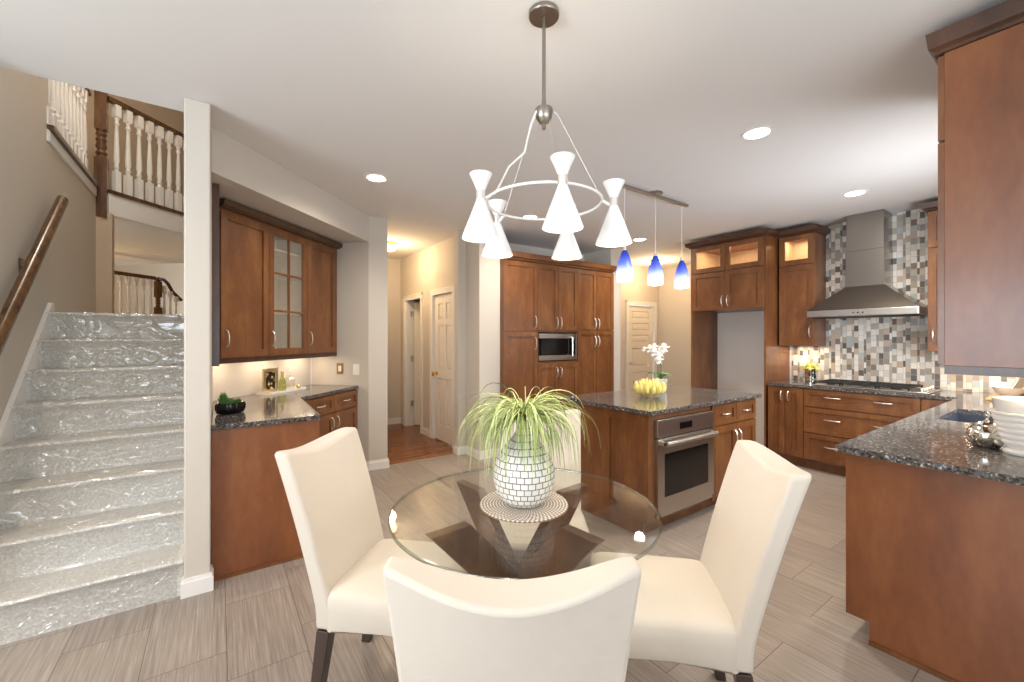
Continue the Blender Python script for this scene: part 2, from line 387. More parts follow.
def thing(name, label, cat, loc=(0,0,0), rz=0, group=None):
    o = bpy.data.objects.new(name, None); o.empty_display_size = .1; COL.objects.link(o); o.location = loc; o.rotation_euler = (0,0,rz)
    return tag(o, label, cat, group)
def struct(name, mb, mat, label=None, parent=None, **k):
    o = mb.build(name, mat, parent, **k)
    if not parent: o['kind'] = 'structure'
    if label: o['label'] = label
    return o
def copy_tree(o, parent=None):
    c = o.copy(); COL.objects.link(c)
    if parent: c.parent = parent
    for ch in list(o.children): copy_tree(ch, c)
    return c

# ------------------------------------------------------------------ room shell
CZ = 2.75
struct('floor', MB().box(-3.1, 2.51, -2.3, 4.66, -.1, 0).box(2.51, 7.1, -2.3, 5.1, -.1, 0), 'tile')
struct('floor_hall', box(1.40, 4.0, 4.66, 7.2, -.1, 0) if False else MB().box(1.40, 2.51, 4.66, 7.2, -.1, 0).box(2.51, 4.0, 5.1, 7.2, -.1, 0), 'hallfloor')
struct('ceiling', MB().box(-3.1, 7.1, -2.3, 3.12, CZ, 3.03).box(-.13, 7.1, 3.12, 7.2, CZ, 3.03), 'ceil')
struct('wall_stair', MB().box(-.155, -.036, 2.92, 4.28, 0, CZ).box(-.155, -.1, 3.125, 9.5, CZ+.001, 5.4).box(-.155, -.1, 4.2801, 5.4, 0, CZ), 'wall', bevel=.008)
c45 = .0707
struct('wall_alcove', MB().prism([(-.036,4.1995), (.8402,5.0758), (.8402-.1,5.0758+.1), (-.10,4.33)], 0, CZ), 'wall')
struct('wall_pillar', MB().prism([(.8402,5.0758), (1.328,4.588), (1.53,4.575), (1.53,7.0), (1.42,7.0), (1.42,5.2), (.9,5.2)], 0, CZ), 'wall', bevel=.006)
struct('trim_soffit', MB().prism([(-.035,3.225), (1.328,4.588), (.8402,5.0758), (-.035,4.2005)], 2.465, CZ-.001), 'wall')
struct('wall_hall_end', box(1.42, 2.63, 6.85, 6.97, 0, CZ), 'wall')
# hall right wall with a closed door and an open doorway
struct('wall_hall_right', MB().box(2.51, 2.80, 4.25, 4.90, 0, CZ).box(2.51, 2.63, 5.56, 5.97, 0, CZ).box(2.51, 2.63, 6.61, 6.85, 0, CZ).box(2.51, 2.63, 4.90, 5.56, 2.05, CZ).box(2.51, 2.63, 5.97, 6.61, 2.05, CZ), 'wall')
struct('trim_1', MB().box(2.40, 2.51, 4.57, 4.68, 0, CZ), 'wall', bevel=.004)
struct('wall_pantry', MB().box(2.80, 4.97, 4.80, 4.92, 0, CZ).box(4.76, 4.97, 4.25, 4.80, 0, CZ).box(4.85, 4.97, 4.92, 5.1, 0, CZ), 'wall')
struct('wall_back', box(5.87, 5.99, .09, 3.36, 0, CZ), 'wall_pale')
struct('wall_nook', MB().box(4.97, 6.03, 5.0, 5.1, 0, CZ).box(6.83, 7.07, 5.0, 5.1, 0, CZ).box(6.03, 6.83, 5.0, 5.1, 2.05, CZ).box(6.95, 7.07, 3.36, 5.0, 0, CZ).box(5.99, 6.95, 3.24, 3.36, 0, CZ), 'wall')
struct('wall_right', MB().box(2.3, 3.6, -.03, .09, 0, CZ).box(4.6, 5.99, -.03, .09, 0, CZ).box(3.6, 4.6, -.03, .09, 0, 1.15).box(3.6, 4.6, -.03, .09, 2.15, CZ), 'wall')
struct('wall_dining', box(2.3, 2.42, -2.2, -.03, 0, CZ), 'wall')
struct('wall_patio', MB().box(-3.0, -1.1, -2.3, -2.2, 0, CZ).box(2.3, 2.42, -2.3, -2.2, 0, CZ).box(-1.1, 2.3, -2.3, -2.2, 2.4, CZ).box(-1.1, 2.3, -2.3, -2.2, 0, .3), 'wall')
struct('wall_family', MB().box(-3.1, -3.0, -2.3, -.7, 0, CZ).box(-3.1, -3.0, 1.9, 3.0, 0, CZ).box(-3.1, -3.0, -.7, 1.9, 0, .75).box(-3.1, -3.0, -.7, 1.9, 2.25, CZ).box(-3.0, -1.17, 2.88, 3.0, 0, CZ), 'wall')
# stairwell
struct('wall_left', MB().box(-1.17, -1.05, 2.88, 4.6, 0, 5.4).box(-1.17, -1.05, 4.6, 6.09, 0, 2.99), 'wall')
struct('trim_2', MB().box(-1.06, -1.035, 4.57, 6.05, 2.90, 2.985).box(-1.16, -1.04, 4.56, 4.62, 2.9, 3.16), 'white', bevel=.004)
struct('wall_post', MB().prism([(-1.17,6.09), (-1.05,6.09), (-.93,6.13), (-.93,6.25), (-1.17,6.3)], 0, 2.76), 'wall_tan')
q = .7071
struct('floor_upper', MB().prism([(-4,4.2), (-1.17,4.2), (-1.17,6.1), (-1.0,6.15), (.9,8.05), (-1.5,10.4), (-4,8.)], 2.76, 3.0), 'white')
struct('wall_upper', MB().prism([(-1.6,6.8), (1.3,9.7), (1.2,9.8), (-1.7,6.9)], 3.0, 5.4).box(-2.4, -2.3, 2.9, 7.2, 3.0, 5.4).box(-4, -1.17, 2.9, 3.0, 3.0, 5.4).prism([(-2.35,6.9),(-1.6,6.8),(-1.6,6.9),(-2.35,7.0)],3.0,5.4), 'wall_tan')
struct('ceiling_upper', box(-4, 2, 2.9, 12, 5.4, 5.5), 'ceil')
struct('floor_landing', MB().box(-1.05, -.155, 4.505, 6.1, 1.45, 1.61).box(-4, -.10, 6.1, 9.0, 1.45, 1.61).prism([(-4,9.0),(-.10,9.0),(-.10,10.3),(-2,11),(-4,11)],1.45,1.61), 'carpet')
struct('wall_foyer', MB().prism([(-3.6,9.2), (.6,11.9), (.5,12.0), (-3.7,9.3)], 0, 5.4).box(-3.7, -3.6, 6, 9.3, 0, 5.4).box(-.155,-.1,5.4,10.2,0,2.75), 'wall_tan')
struct('wall_room', MB().box(3.5, 3.6, 5.1, 7.2, 0, CZ).box(2.63, 3.6, 6.97, 7.1, 0, CZ), 'wall')

def base(name, pts, h=.10, t=.014):
    m = MB()
    for (a, b) in zip(pts[:-1], pts[1:]):
        a = Vector(a); b = Vector(b); d = (b-a).normalized(); n = Vector((d.y, -d.x))
        for hh, tt in ((h-.02, t), (h, t*.6)):
            m.prism([tuple(a - d*0), tuple(b + d*0), tuple(b + n*tt + d*tt*0.99), tuple(a + n*tt - d*tt*.99)], 0 if hh < h else h-.02, hh)
    return struct(name, m, 'white')
base('baseboard_column', [(-.155,3.0), (-.155,2.92), (-.036,2.92), (-.036,3.01)])
base('baseboard_pillar', [(1.21,4.706), (1.328,4.588), (1.53,4.575), (1.53,4.7)])
base('baseboard_hall', [(1.53,6.85), (2.51,6.85)])
base('baseboard_hall_right', [(2.51,5.9), (2.51,5.63)])
base('baseboard_pantry', [(2.40,4.68), (2.40,4.57), (2.51,4.57), (2.51,4.25), (2.80,4.25)])
base('baseboard_nook', [(4.76,4.25), (4.97,4.25), (4.97,5.0), (5.96,5.0)])

# ---- doors and casings (local: x width, y depth away from viewer, z up)
def six_panel(name, w, h, knob_x, mat='door', rows=((1.68,1.90),(.98,1.60),(.22,.86)), style=6):
    m = MB(); m.box(0, w, .018, .038, 0, h)
    xs = ((.11, w/2-.045), (w/2+.045, w-.11)) if style == 6 else ((.12, w-.12),)
    # frame on top of the panel, leaving sunk fields with raised centres
    zs = sorted(z for r in rows for z in r)
    m.box(0, .11 if style == 6 else .12, 0, .018, 0, h); m.box(w-(.11 if style == 6 else .12), w, 0, .018, 0, h)
    if style == 6: m.box(w/2-.045, w/2+.045, 0, .018, 0, h)
    edges = [0] + zs + [h]
    for i in range(0, len(edges), 2):
        for x0, x1 in xs: m.box(x0, x1, 0, .018, edges[i], edges[i+1])
    for z0, z1 in rows:
        for x0, x1 in xs: m.add([(x0+.008,.0179,z0+.008),(x1-.008,.0179,z0+.008),(x1-.008,.0179,z1-.008),(x0+.008,.0179,z1-.008),(x0+.036,.005,z0+.036),(x1-.036,.005,z0+.036),(x1-.036,.005,z1-.036),(x0+.036,.005,z1-.036)],
                [(4,5,6,7),(0,1,5,4),(1,2,6,5),(2,3,7,6),(3,0,4,7)])
    return m
def casing(m, w, h, t=.018, c=.07):
    m.box(-c, -.005, -t, 0, 0, h+c); m.box(w+.005, w+c, -t, 0, 0, h+c); m.box(-.005, w+.005, -t, 0, h+.005, h+c)
    m.box(-c-.01, -c+.012, -t-.006, 0, 0, h+c+.01); m.box(w+c-.012, w+c+.01, -t-.006, 0, 0, h+c+.01); m.box(-c-.01, w+c+.01, -t-.006, 0, h+c-.012, h+c+.01)
    return m
def placed(name, loc, rz, label):
    o = bpy.data.objects.new(name, None); COL.objects.link(o); o.location = loc; o.rotation_euler = (0,0,rz); o['kind'] = 'structure'; o['label'] = label; return o
# hall door faces -X : local x = -Y  (rz=-90), left edge is the far one
d = placed('door_1', (2.51, 5.53, 0), -PI/2, 'closed white six panel door with brass knob in the hall')
w = .60
o = six_panel('door', w, 2.02, .06).move(Matrix.Translation((0, .02, .01))).build('door_slab', 'door', d)
kn = MB().lathe([(.028,0),(.028,.006),(.012,.012),(.012,.035),(.026,.045),(.03,.06),(.022,.072),(.004,.076)], n=16).move(Matrix.Translation((.065,.02,.93)) @ Matrix.Rotation(PI/2, 4, 'X')).build('knob', 'brass', d, smooth=True)
casing(MB(), w, 2.03).build('casing', 'white', d)
MB().box(-.005, 0, 0, .12, 0, 2.03).box(w, w+.005, 0, .12, 0, 2.03).build('jamb', 'white', d)
# open doorway further down the hall
d = placed('door_2', (2.51, 6.58, 0), -PI/2, 'white hall door standing open into the room beyond')
casing(MB(), .60, 2.03).build('casing', 'white', d)
MB().box(-.005, .012, 0, .12, 0, 2.03).box(.588, .605, 0, .12, 0, 2.03).build('jamb', 'white', d)
six_panel('x', .6, 2.01, .5).move(Matrix.Translation((.03,.12,.01)) @ Matrix.Rotation(math.radians(62), 4, 'Z')).build('door_slab', 'door', d)
for z in (.32, 1.05, 1.78): MB().lathe([(.008,0),(.008,.09)], (.014,.10,z), 10).box(.0121,.02,.06,.12,z,z+.09).build('hinge', 'nickel', d)
# far pantry door beyond the tall cabinets
d = placed('door_3', (6.07, 5.0, 0), 0, 'white panelled door with lever handle past the tall cabinets')
six_panel('x', .72, 2.02, .06, rows=((1.78,1.92),(1.56,1.70),(1.34,1.48),(.9,1.24),(.2,.8)), style=1).move(Matrix.Translation((0,.02,.01))).build('door_slab', 'door', d)
casing(MB(), .72, 2.03).build('casing', 'white', d)
MB().lathe([(.028,0),(.028,.008),(.01,.012),(.01,.045)], n=14).move(Matrix.Translation((.065,.02,.97)) @ Matrix.Rotation(PI/2, 4, 'X')).box(.055,.17,-.03,-.018,.962,.978).build('lever', 'nickel', d, smooth=True)
for z in (.3, 1.0, 1.72): MB().box(.712,.728,.008,.02,z,z+.1).build('hinge', 'nickel', d)
# windows behind the viewer
for i, (nm, args) in enumerate((('window_1', ((-1.1,2.3), (.3,2.4), 3)),)):
    (x0,x1),(z0,z1),n = args; m = MB()
    for k in range(n+1):
        x = x0+(x1-x0)*k/n; m.box(x-.03, x+.03, -2.29, -2.21, z0, z1)
    m.box(x0, x1, -2.29, -2.21, z0, z0+.06); m.box(x0, x1, -2.29, -2.21, z1-.06, z1)
    o = struct(nm, m, 'white', 'patio glazing behind the dining table')
struct('window_2', MB().box(-3.09,-3.01,-.7,-.64,.75,2.25).box(-3.09,-3.01,1.84,1.9,.75,2.25).box(-3.09,-3.01,.57,.63,.75,2.25).box(-3.09,-3.01,-.7,1.9,.75,.81).box(-3.09,-3.01,-.7,1.9,2.19,2.25), 'white', 'white framed side window')
struct('window_3', MB().box(3.6,3.65,-.01,.07,1.15,2.15).box(4.55,4.6,-.01,.07,1.15,2.15).box(4.07,4.13,-.01,.07,1.15,2.15).box(3.6,4.6,-.01,.07,1.15,1.2).box(3.6,4.6,-.01,.07,2.1,2.15), 'white', 'white framed window over the sink')

# ------------------------------------------------------------------ staircase
RZ, RN, Y0, NS = .202, .22, 2.95, 8
def stair_profile(off):
    p = []
    for i in range(NS):
        y = Y0+i*RN; z = (i+1)*RZ
        p += [(y-off, i*RZ+off), (y-off, z-.045), (y-.012-off, z-.03), (y-.024-off, z-.012), (y-.018-off*.7, z+off*.7), (y+.01, z+off)]
    return p + [(Y0+(NS-1)*RN+.35, NS*RZ+off)]
pr = stair_profile(0); m = MB(); n = len(pr)
vs_ = [(x, y, z) for x in (-1.03, -.157) for y, z in pr] + [(x, pr[-1][0], 0) for x in (-1.03, -.157)] + [(x, pr[0][0], 0) for x in (-1.03,-.157)]
m.add([(x, y, z) for x in (-1.03, -.157) for y, z in pr], [(i, n+i, n+i+1, i+1) for i in range(n-1)])
m.add([(x, y, z) for x in (-1.03,) for y, z in pr] + [(-1.03, pr[-1][0], 0)], [tuple(range(n+1))])
st = struct('staircase', m, 'carpet', 'grey carpeted stairs rising beside the column', smooth=True)
pf = stair_profile(.006); nf = len(pf)
# resample the profile and wrinkle it
def res_poly(p, step):
    out = [p[0]]
    for a, b in zip(p[:-1], p[1:]):
        L = math.dist(a, b); k = max(1, int(L/step))
        out += [(a[0]+(b[0]-a[0])*j/k, a[1]+(b[1]-a[1])*j/k) for j in range(1, k+1)]
    return out
pf = res_poly(pf, .025); NX = 60
rnd = [(random.uniform(6,30), random.uniform(-22,22), random.uniform(0,6.3), random.uniform(.0004,.0013)) for _ in range(9)]
def film_pt(u, v):
    i = min(int(round(v*(len(pf)-1))), len(pf)-1); y, z = pf[i]; x = -1.005+.82*u
    w = sum(a*math.sin(k*x+l*(i*.025)+ph) for k, l, ph, a in rnd)
    w = abs(w)*1.6
    return (x, y-w*.7, z+w*.7)
fl = MB().grid(film_pt, NX, len(pf)-1).build('plastic_film', 'film', smooth=2)
tag(fl, 'clear crinkled plastic film protecting the grey carpeted stairs', 'plastic film'); fl['kind'] = 'thing'
sl = RZ/RN
def zn(y): return RZ + (y-Y0)*sl
sk = MB(); ys = [2.9, 4.55]; 
v = [(-1.048,2.90,0), (-1.048,4.62,0), (-1.048,4.62,1.69), (-1.048,4.57,1.69), (-1.048,2.90,zn(2.90)+.02)]
v2 = [(-1.022,b,c) for a,b,c in v]
sk.add(v+v2, [(4,3,2,1,0), (5,6,7,8,9)] + [(i,(i+1)%5,5+(i+1)%5,5+i) for i in range(5)])
struct('trim_stair', sk, 'white', 'white sloping skirt board along the stairs')
# wall-mounted handrail
hr = thing('handrail', 'dark brown wooden handrail bracketed to the wall beside the carpeted stairs', 'handrail', (-.98,4.62,2.485))
def hp(y): return (0, y-4.62, (y-4.62)*.922)
MB().tube([hp(y) for y in (2.75,3.3,4.0,4.62)], .034, 14, flat=1.2).build('rail', 'oak', hr, smooth=True)
for y in (3.02, 4.05):
    p = Vector(hp(y)); 
    b = MB().tube([p+Vector((0,0,-.037)), p+Vector((0,0,-.06)), p+Vector((-.035,0,-.08)), p+Vector((-.066,0,-.08))], .009, 8)
    b.box(-.069,-.060, p.y-.03, p.y+.03, p.z-.13, p.z-.02).build('bracket', 'oak', hr, smooth=True)

# turned balusters and newels
def baluster(m, x, y, z0, h, s=.038):
    a = s/2; m.box(x-a, x+a, y-a, y+a, z0, z0+h*.24); m.box(x-a, x+a, y-a, y+a, z0+h*.86, z0+h)
    m.lathe([(a*.95,.24*h),(a*.6,.26*h),(a*1.0,.285*h),(a*.6,.31*h),(a*.98,.36*h),(a*.9,.45*h),(a*.6,.70*h),(a*.5,.76*h),(a*.95,.79*h),(a*.55,.82*h),(a*.95,.86*h)], (x,y,z0), 12, False)
    return m
def newel(m, x, y, z0, h, s=.10):
    a = s/2; m.box(x-a, x+a, y-a, y+a, z0, z0+h*.42); m.box(x-a*.95, x+a*.95, y-a*.95, y+a*.95, z0+h*.62, z0+h*.95)
    m.lathe([(a,.42*h),(a*.7,.44*h),(a,.455*h),(a*.65,.48*h),(a*.95,.50*h),(a*.75,.53*h),(a*.95,.55*h),(a*.7,.57*h),(a*.95,.59*h),(a*.75,.605*h),(a*.95,.62*h)], (x,y,z0), 16, False)
    m.lathe([(a*.6,.95*h),(a*1.1,.965*h),(a*1.1,.98*h),(a*.4,1.02*h)], (x,y,z0), 16); return m
# upper balcony railing, side above the stair wall
r1 = thing('balcony_railing', 'white balusters on dark rail above the left stair wall, seen edge-on', 'railing', (-1.11,4.7,3.0))
MB().box(-.035,.035,-.08,1.38,-.010,.022).box(.0355,.098,-.14,1.36,-.012,.024).build('shoe_rail', 'oak', r1); box(-.03,.03,-.08,1.38,.93,.98).build('top_rail', 'oak', r1, bevel=.01)
for k in range(11): baluster(MB(), 0, k*.125, .024, .905, .05).build('baluster', 'white', r1, smooth=True)
nw = thing('newel_post', 'dark brown turned newel post at the corner of the upper balcony', 'newel post', (-1.015,6.14,2.70))
newel(MB(), 0, 0, 0, 1.5, .10).build('post', 'oak', nw, smooth=True)
r2 = thing('balcony_railing', 'row of white turned balusters under a brown rail, upper balcony right of its newel', 'railing', (-1.0,6.18,3.0), PI/4)
box(.03,1.7,-.04,.04,-.015,.025).build('shoe_rail', 'oak', r2); box(.03,1.7,-.035,.035,.98,1.035).build('top_rail', 'oak', r2, bevel=.01)
for k in range(13): baluster(MB(), .12+k*.118, 0, .025, .955, .056).build('baluster', 'white', r2, smooth=True)
MB().prism([(-1.03,6.13), (.5,7.66), (.48,7.68), (-1.05,6.15)], 2.755, 2.995).build('fascia', 'white')['kind'] = 'structure'
bpy.data.objects['fascia'].name = 'trim_3'
r3 = thing('foyer_railing', 'lower railing with white balusters and brown rail beyond the top of the stairs', 'railing', (-1.52,8.9,1.61), PI/4)
box(-.2,.88,-.03,.03,.83,.89).build('top_rail', 'oak', r3, bevel=.01); box(-.2,.88,-.03,.03,.0,.02).build('shoe_rail', 'oak', r3)
for k in range(9): baluster(MB(), -.14+k*.118, 0, .02, .81, .05).build('baluster', 'white', r3, smooth=True)
newel(MB(), .93, 0, 0, .86, .085).build('newel', 'oak', r3, smooth=True)
MB().tube([(.93,0,.86), (1.03,0,.86), (1.11,.0,.79), (1.19,0,.66), (1.36,0,.52)], .03, 10).build('curved_rail', 'oak', r3, smooth=True)
for k in range(3): baluster(MB(), 1.04+k*.11, 0, -.1, .84-.08*k, .05).build('baluster', 'white', r3, smooth=True)

# ------------------------------------------------------------------ cabinetry
def pull(m, x, z, vert=True, L=.11, y=-.02):
    h = L/2; pts = []
    for t in (-1, -.82, -.5, 0, .5, .82, 1):
        out = {1: 0, .82: .016, .5: .024, 0: .027}[abs(t)]
        pts.append((x, y-out, z+t*h) if vert else (x+t*h, y-out, z))
    return m.tube(pts, .0055, 8)
def shaker(x0, x1, z0, z1, fw=.058, t=.02, panel=True):
    g = .0025; x0 += g; x1 -= g; z0 += g; z1 -= g; m = MB(); fw = min(fw, (z1-z0)*.3)
    m.box(x0, x0+fw, -t, 0, z0, z1); m.box(x1-fw, x1, -t, 0, z0, z1)
    m.box(x0+fw, x1-fw, -t, 0, z0, z0+fw); m.box(x0+fw, x1-fw, -t, 0, z1-fw, z1)
    if panel: m.box(x0+fw, x1-fw, -t+.013, -.002, z0+fw, z1-fw)
    return m, (x0+fw, x1-fw, z0+fw, z1-fw)
def door(par, x0, x1, z0, z1, hx=None, hz=None, vert=True, glass=None, muntin=None, name='door', L=.11, fw=.058):
    m, op = shaker(x0, x1, z0, z1, fw, panel=not glass)
    if muntin:
        nx, nz = muntin
        for k in range(1, nx): xx = op[0]+(op[1]-op[0])*k/nx; m.box(xx-.009, xx+.009, -.019, -.004, op[2], op[3])
        for k in range(1, nz): zz_ = op[2]+(op[3]-op[2])*k/nz; m.box(op[0], op[1], -.0185, -.0045, zz_-.009, zz_+.009)
    o = m.build(name, 'wood', par)
    if glass: box(op[0], op[1], -.008, -.0035, op[2], op[3]).build('pane', glass, o)
    for q in (hx if isinstance(hx, (list, tuple)) else [hx]):
        if q is not None: pull(MB(), q, hz, vert, L).build('handle', 'nickel', o, smooth=True)
    return o
def carcass(par, w, d, z0, z1, toe=0, shell=None, mat='wood'):
    m = MB()
    if shell is None: m.box(0, w, 0, d, z0+toe, z1)
    else:
        t = .018; zs, shelves = shell   # open from zs to top
        m.box(0, w, 0, d, z0+toe, zs); m.box(0, t, 0, d, zs, z1); m.box(w-t, w, 0, d, zs, z1); m.box(t, w-t, 0, d, z1-t, z1); m.box(t, w-t, d-.01, d, zs, z1-t)
        i = MB().box(t, w-t, d-.014, d-.0102, zs+.001, z1-t).box(t, t+.003, .02, d-.015, zs+.001, z1-t).box(w-t-.003, w-t, .02, d-.015, zs+.001, z1-t).box(t+.003, w-t-.003, .02, d-.015, zs+.001, zs+.004)
        for s_ in shelves: i.box(t+.003, w-t-.003, .03, d-.015, s_, s_+.016)
        i.build('interior', 'wood_pale', par)
    if toe: m.box(0, w, .07, d, z0, z0+toe)
    return m.build('carcass', mat, par, bevel=.0015)
def crown_mb(x0, x1, y0, y1, z0, z1, o0=.012, o1=.05, left=1, right=1):
    h = z1-z0; m = MB(); R = lambda o: (x0-o*left, x1+o*right, y0-o, y1)
    m.frus(R(o0), z0, R(o0), z0+h*.16); m.frus(R(o0), z0+h*.16, R(o1*.8), z0+h*.3); m.frus(R(o1*.8), z0+h*.3, R(o1), z1); return m

# --- alcove wall cabinets on the angled wall (front line starts at the stair wall)
A0 = Vector((-.02+.015, 3.749+.015, 0)); L1 = 1.50; xs = [.010, .486, .984, 1.50]
for i, (lab) in enumerate(('left wall cabinet with solid shaker door over the desk counter', 'middle wall cabinet with six pane glass door over the desk counter', 'right wall cabinet with solid shaker door next to the light switches')):
    x0, x1 = xs[i], xs[i+1]; c = A0 + Vector((x0*q, x0*q, 0))
    t = thing('wall_cabinet', lab, 'cabinet', c, PI/4, 'wall cabinets over the desk'); w = x1-x0
    if i == 1:
        carcass(t, w, .31, 1.27, 2.395, shell=(1.29, (1.64, 1.98, 2.2)))
        door(t, 0, w, 1.275, 2.375, .035, 1.42, glass='frosted', muntin=(2,3), L=.13)
    else:
        if i == 0: MB().prism([(0,0), (w,0), (w,.31), (.262,.31), (0,.048)], 1.27, 2.395).build('carcass', 'wood', t, bevel=.0015)
        else: carcass(t, w, .31, 1.27, 2.395)
        door(t, 0, w-(.05 if i == 2 else 0), 1.275, 2.375, .045 if i == 0 else .04, 1.42, L=.13)
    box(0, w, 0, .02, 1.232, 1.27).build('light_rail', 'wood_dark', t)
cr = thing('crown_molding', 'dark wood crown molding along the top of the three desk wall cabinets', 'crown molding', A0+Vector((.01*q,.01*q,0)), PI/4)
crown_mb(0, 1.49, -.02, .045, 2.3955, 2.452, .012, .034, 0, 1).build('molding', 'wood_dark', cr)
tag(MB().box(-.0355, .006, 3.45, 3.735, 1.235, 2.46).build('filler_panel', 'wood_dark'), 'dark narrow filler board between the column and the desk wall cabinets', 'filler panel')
# --- desk base
CT = .915
t = thing('desk_cabinet', 'wood base cabinet with flat end panel beside the stair column', 'cabinet', (.53, 3.035, 0), PI/2)
carcass(t, 1.05, .563, 0, .884, toe=.1); 
box(-.018, 0, -.02, .564, .0, .884).build('end_panel', 'panel', t, bevel=.001); box(-.03, -.018, -.01, .564, 0, .018).build('shoe_molding', 'wood', t)
door(t, .02, .45, .12, .87, .41, .75); door(t, .45, .88, .12, .87, .49, .75)
f0 = Vector((.618, 4.078, 0))
for i in range(2):
    c = f0 + Vector((i*.425*q, i*.425*q, 0))
    t = thing('desk_drawer_cabinet', ('desk base cabinet with drawer and door beside the peninsula corner', 'desk base cabinet with drawer and door at the wall by the pillar')[i], 'cabinet', c, PI/4, 'desk drawer cabinets')
    carcass(t, .424, .53, 0, .884, toe=.1); door(t, .0, .424, .70, .872, .212, .79, False, name='drawer', fw=.045); door(t, 0, .424, .115, .695, .38 if i == 0 else .045, .60)
dc = tag(MB().prism([(-.034,2.995), (.555,2.995), (.582,4.0), (1.243,4.662), (.8352,5.0688), (-.034,4.1965)], .885, CT).build('desk_countertop', 'granite', bevel=.004), 'dark speckled granite countertop of the desk under the angled wall cabinets', 'countertop')

# --- pantry wall of tall cabinets
PY = 4.2
t = thing('tall_cabinet', 'left tall pantry cabinet with single stacked doors beside the hall wall', 'cabinet', (2.803, PY, 0), 0)
w = .527; carcass(t, w, .59, 0, 2.39, toe=.1); door(t, .0, w, 1.515, 2.375, w-.04, 1.63, L=.15); door(t, 0, w, .11, 1.51, w-.04, 1.36, L=.15)
t = thing('microwave_cabinet', 'middle tall cabinet with doors above and below the microwave', 'cabinet', (3.33, PY, 0), 0)
w = .70; m = MB(); m.box(0,w,0,.59,.1,1.125); m.box(0,w,0,.59,1.505,2.39); m.box(0,.02,0,.59,1.125,1.505); m.box(w-.02,w,0,.59,1.125,1.505); m.box(.02,w-.02,.45,.59,1.125,1.505); m.box(0,w,.07,.59,0,.1)
m.build('carcass', 'wood', t)
for x0, x1, hx in ((0, w/2, w/2-.035), (w/2, w, w/2+.035)):
    door(t, x0, x1, 1.53, 2.375, hx, 1.63, L=.15); door(t, x0, x1, .11, 1.105, hx, .98, L=.13)
t = thing('tall_cabinet', 'right tall pantry cabinet with paired doors beside the far doorway', 'cabinet', (4.03, PY, 0), 0)
w = .72; carcass(t, w, .59, 0, 2.39, toe=.1)
for x0, x1, hx in ((0, w/2, w/2-.035), (w/2, w, w/2+.035)):
    door(t, x0, x1, 1.545, 2.375, hx, 1.63, L=.15); door(t, x0, x1, .11, 1.54, hx, 1.38, L=.15)
cr = thing('crown_molding', 'wood crown molding along the top of the tall pantry cabinets', 'crown molding', (2.803, PY, 0))
crown_mb(0, 1.947, -.02, .05, 2.3905, 2.478, .012, .05, .0, .2).build('molding', 'wood', cr)
mw = thing('microwave', 'built-in stainless steel microwave with black glass door between tall cabinet doors', 'microwave', (3.352, PY, 1.127))
w, h = .656, .372
MB().box(0, w, .0, .42, .0, h).build('body', 'black', mw)
MB().box(.0, w-.04, -.022, -.001, h-.075, h-.012).box(.0, w-.04, -.022, -.001, .012, .075).build('door_trim', 'steel', mw, bevel=.002)
box(.03, .47, -.02, -.001, .076, h-.076).build('window', 'black', mw)
box(.475, w-.04, -.018, -.001, .076, h-.076).build('control_panel', 'black', mw)
MB().tube([(.545,-.022,.05), (.545,-.05,.06), (.545,-.05,h-.06), (.545,-.022,h-.05)], .012, 8).build('handle', 'steel', mw, smooth=True)
box(w-.03, w, -.02, -.001, .012, h-.012).build('side_trim', 'steel', mw)

# --- fridge surround and back wall uppers (faces -X ; local x = -Y)
RB = -PI/2
t = thing('refrigerator_surround', 'wood cabinet with two lit glass doors and side panels framing the empty refrigerator alcove', 'cabinet', (5.24, 3.239, 0), RB)
w = .905; carcass(t, w, .62, 1.785, 2.63, shell=(2.285, ()))
box(-.023,-.0005,0,.628,0,2.63).build('side_panel','wood',t); box(w+.0005,w+.023,0,.628,0,2.63).build('side_panel','wood',t)
for x0, x1, hx in ((0, w/2, w/2-.035), (w/2, w, w/2+.035)):
    door(t, x0, x1, 1.785, 2.275, hx, 1.90, L=.13); door(t, x0, x1, 2.28, 2.625, glass='glass')
crown_mb(-.024, w+.024, -.02, .25, 2.6305, 2.70, .012, .05).build('crown', 'wood_dark', t)
lamp('cabinet_light', 'AREA', (w*.3, .2, 2.605), 2.6, (1,.66,.38), (0,0,0), .25, .08, parent=t); lamp('cabinet_light', 'AREA', (w*.75, .2, 2.605), 2.6, (1,.66,.38), (0,0,0), .25, .08, parent=t)
t = thing('wall_cabinet', 'wood wall cabinet with lit glass top door left of the range hood', 'cabinet', (5.53, 2.285, 0), RB)
w = .36; carcass(t, w, .33, 1.335, 2.63, shell=(2.285, ()))
door(t, 0, w, 1.335, 2.275, w-.04, 1.50, L=.13); door(t, 0, w, 2.28, 2.625, glass='glass')
crown_mb(0, w, -.02, .33, 2.6305, 2.70, .012, .05, 0, 1).build('crown', 'wood_dark', t)
lamp('cabinet_light', 'AREA', (w/2, .15, 2.605), 1.8, (1,.66,.38), (0,0,0), .2, .08, parent=t)
lamp('under_cabinet_light', 'AREA', (w/2, .2, 1.325), 2.2, WARM, (0,0,0), .25, .05, parent=t)
t = thing('wall_cabinet', 'narrow visible wall cabinet in the back corner right of the range hood', 'cabinet', (5.53, 1.0, 0), RB)
w = .57; carcass(t, w, .33, 1.30, 2.63); door(t, 0, w, 1.30, 2.275, .04, 1.45, L=.13); door(t, 0, w, 2.28, 2.625)
crown_mb(0, w, -.02, .33, 2.6305, 2.70, .012, .05, 1, 0).build('crown', 'wood_dark', t)
lamp('under_cabinet_light', 'AREA', (w*.75, .18, 1.29), 5, WARM, (0,0,0), .4, .05, parent=t)
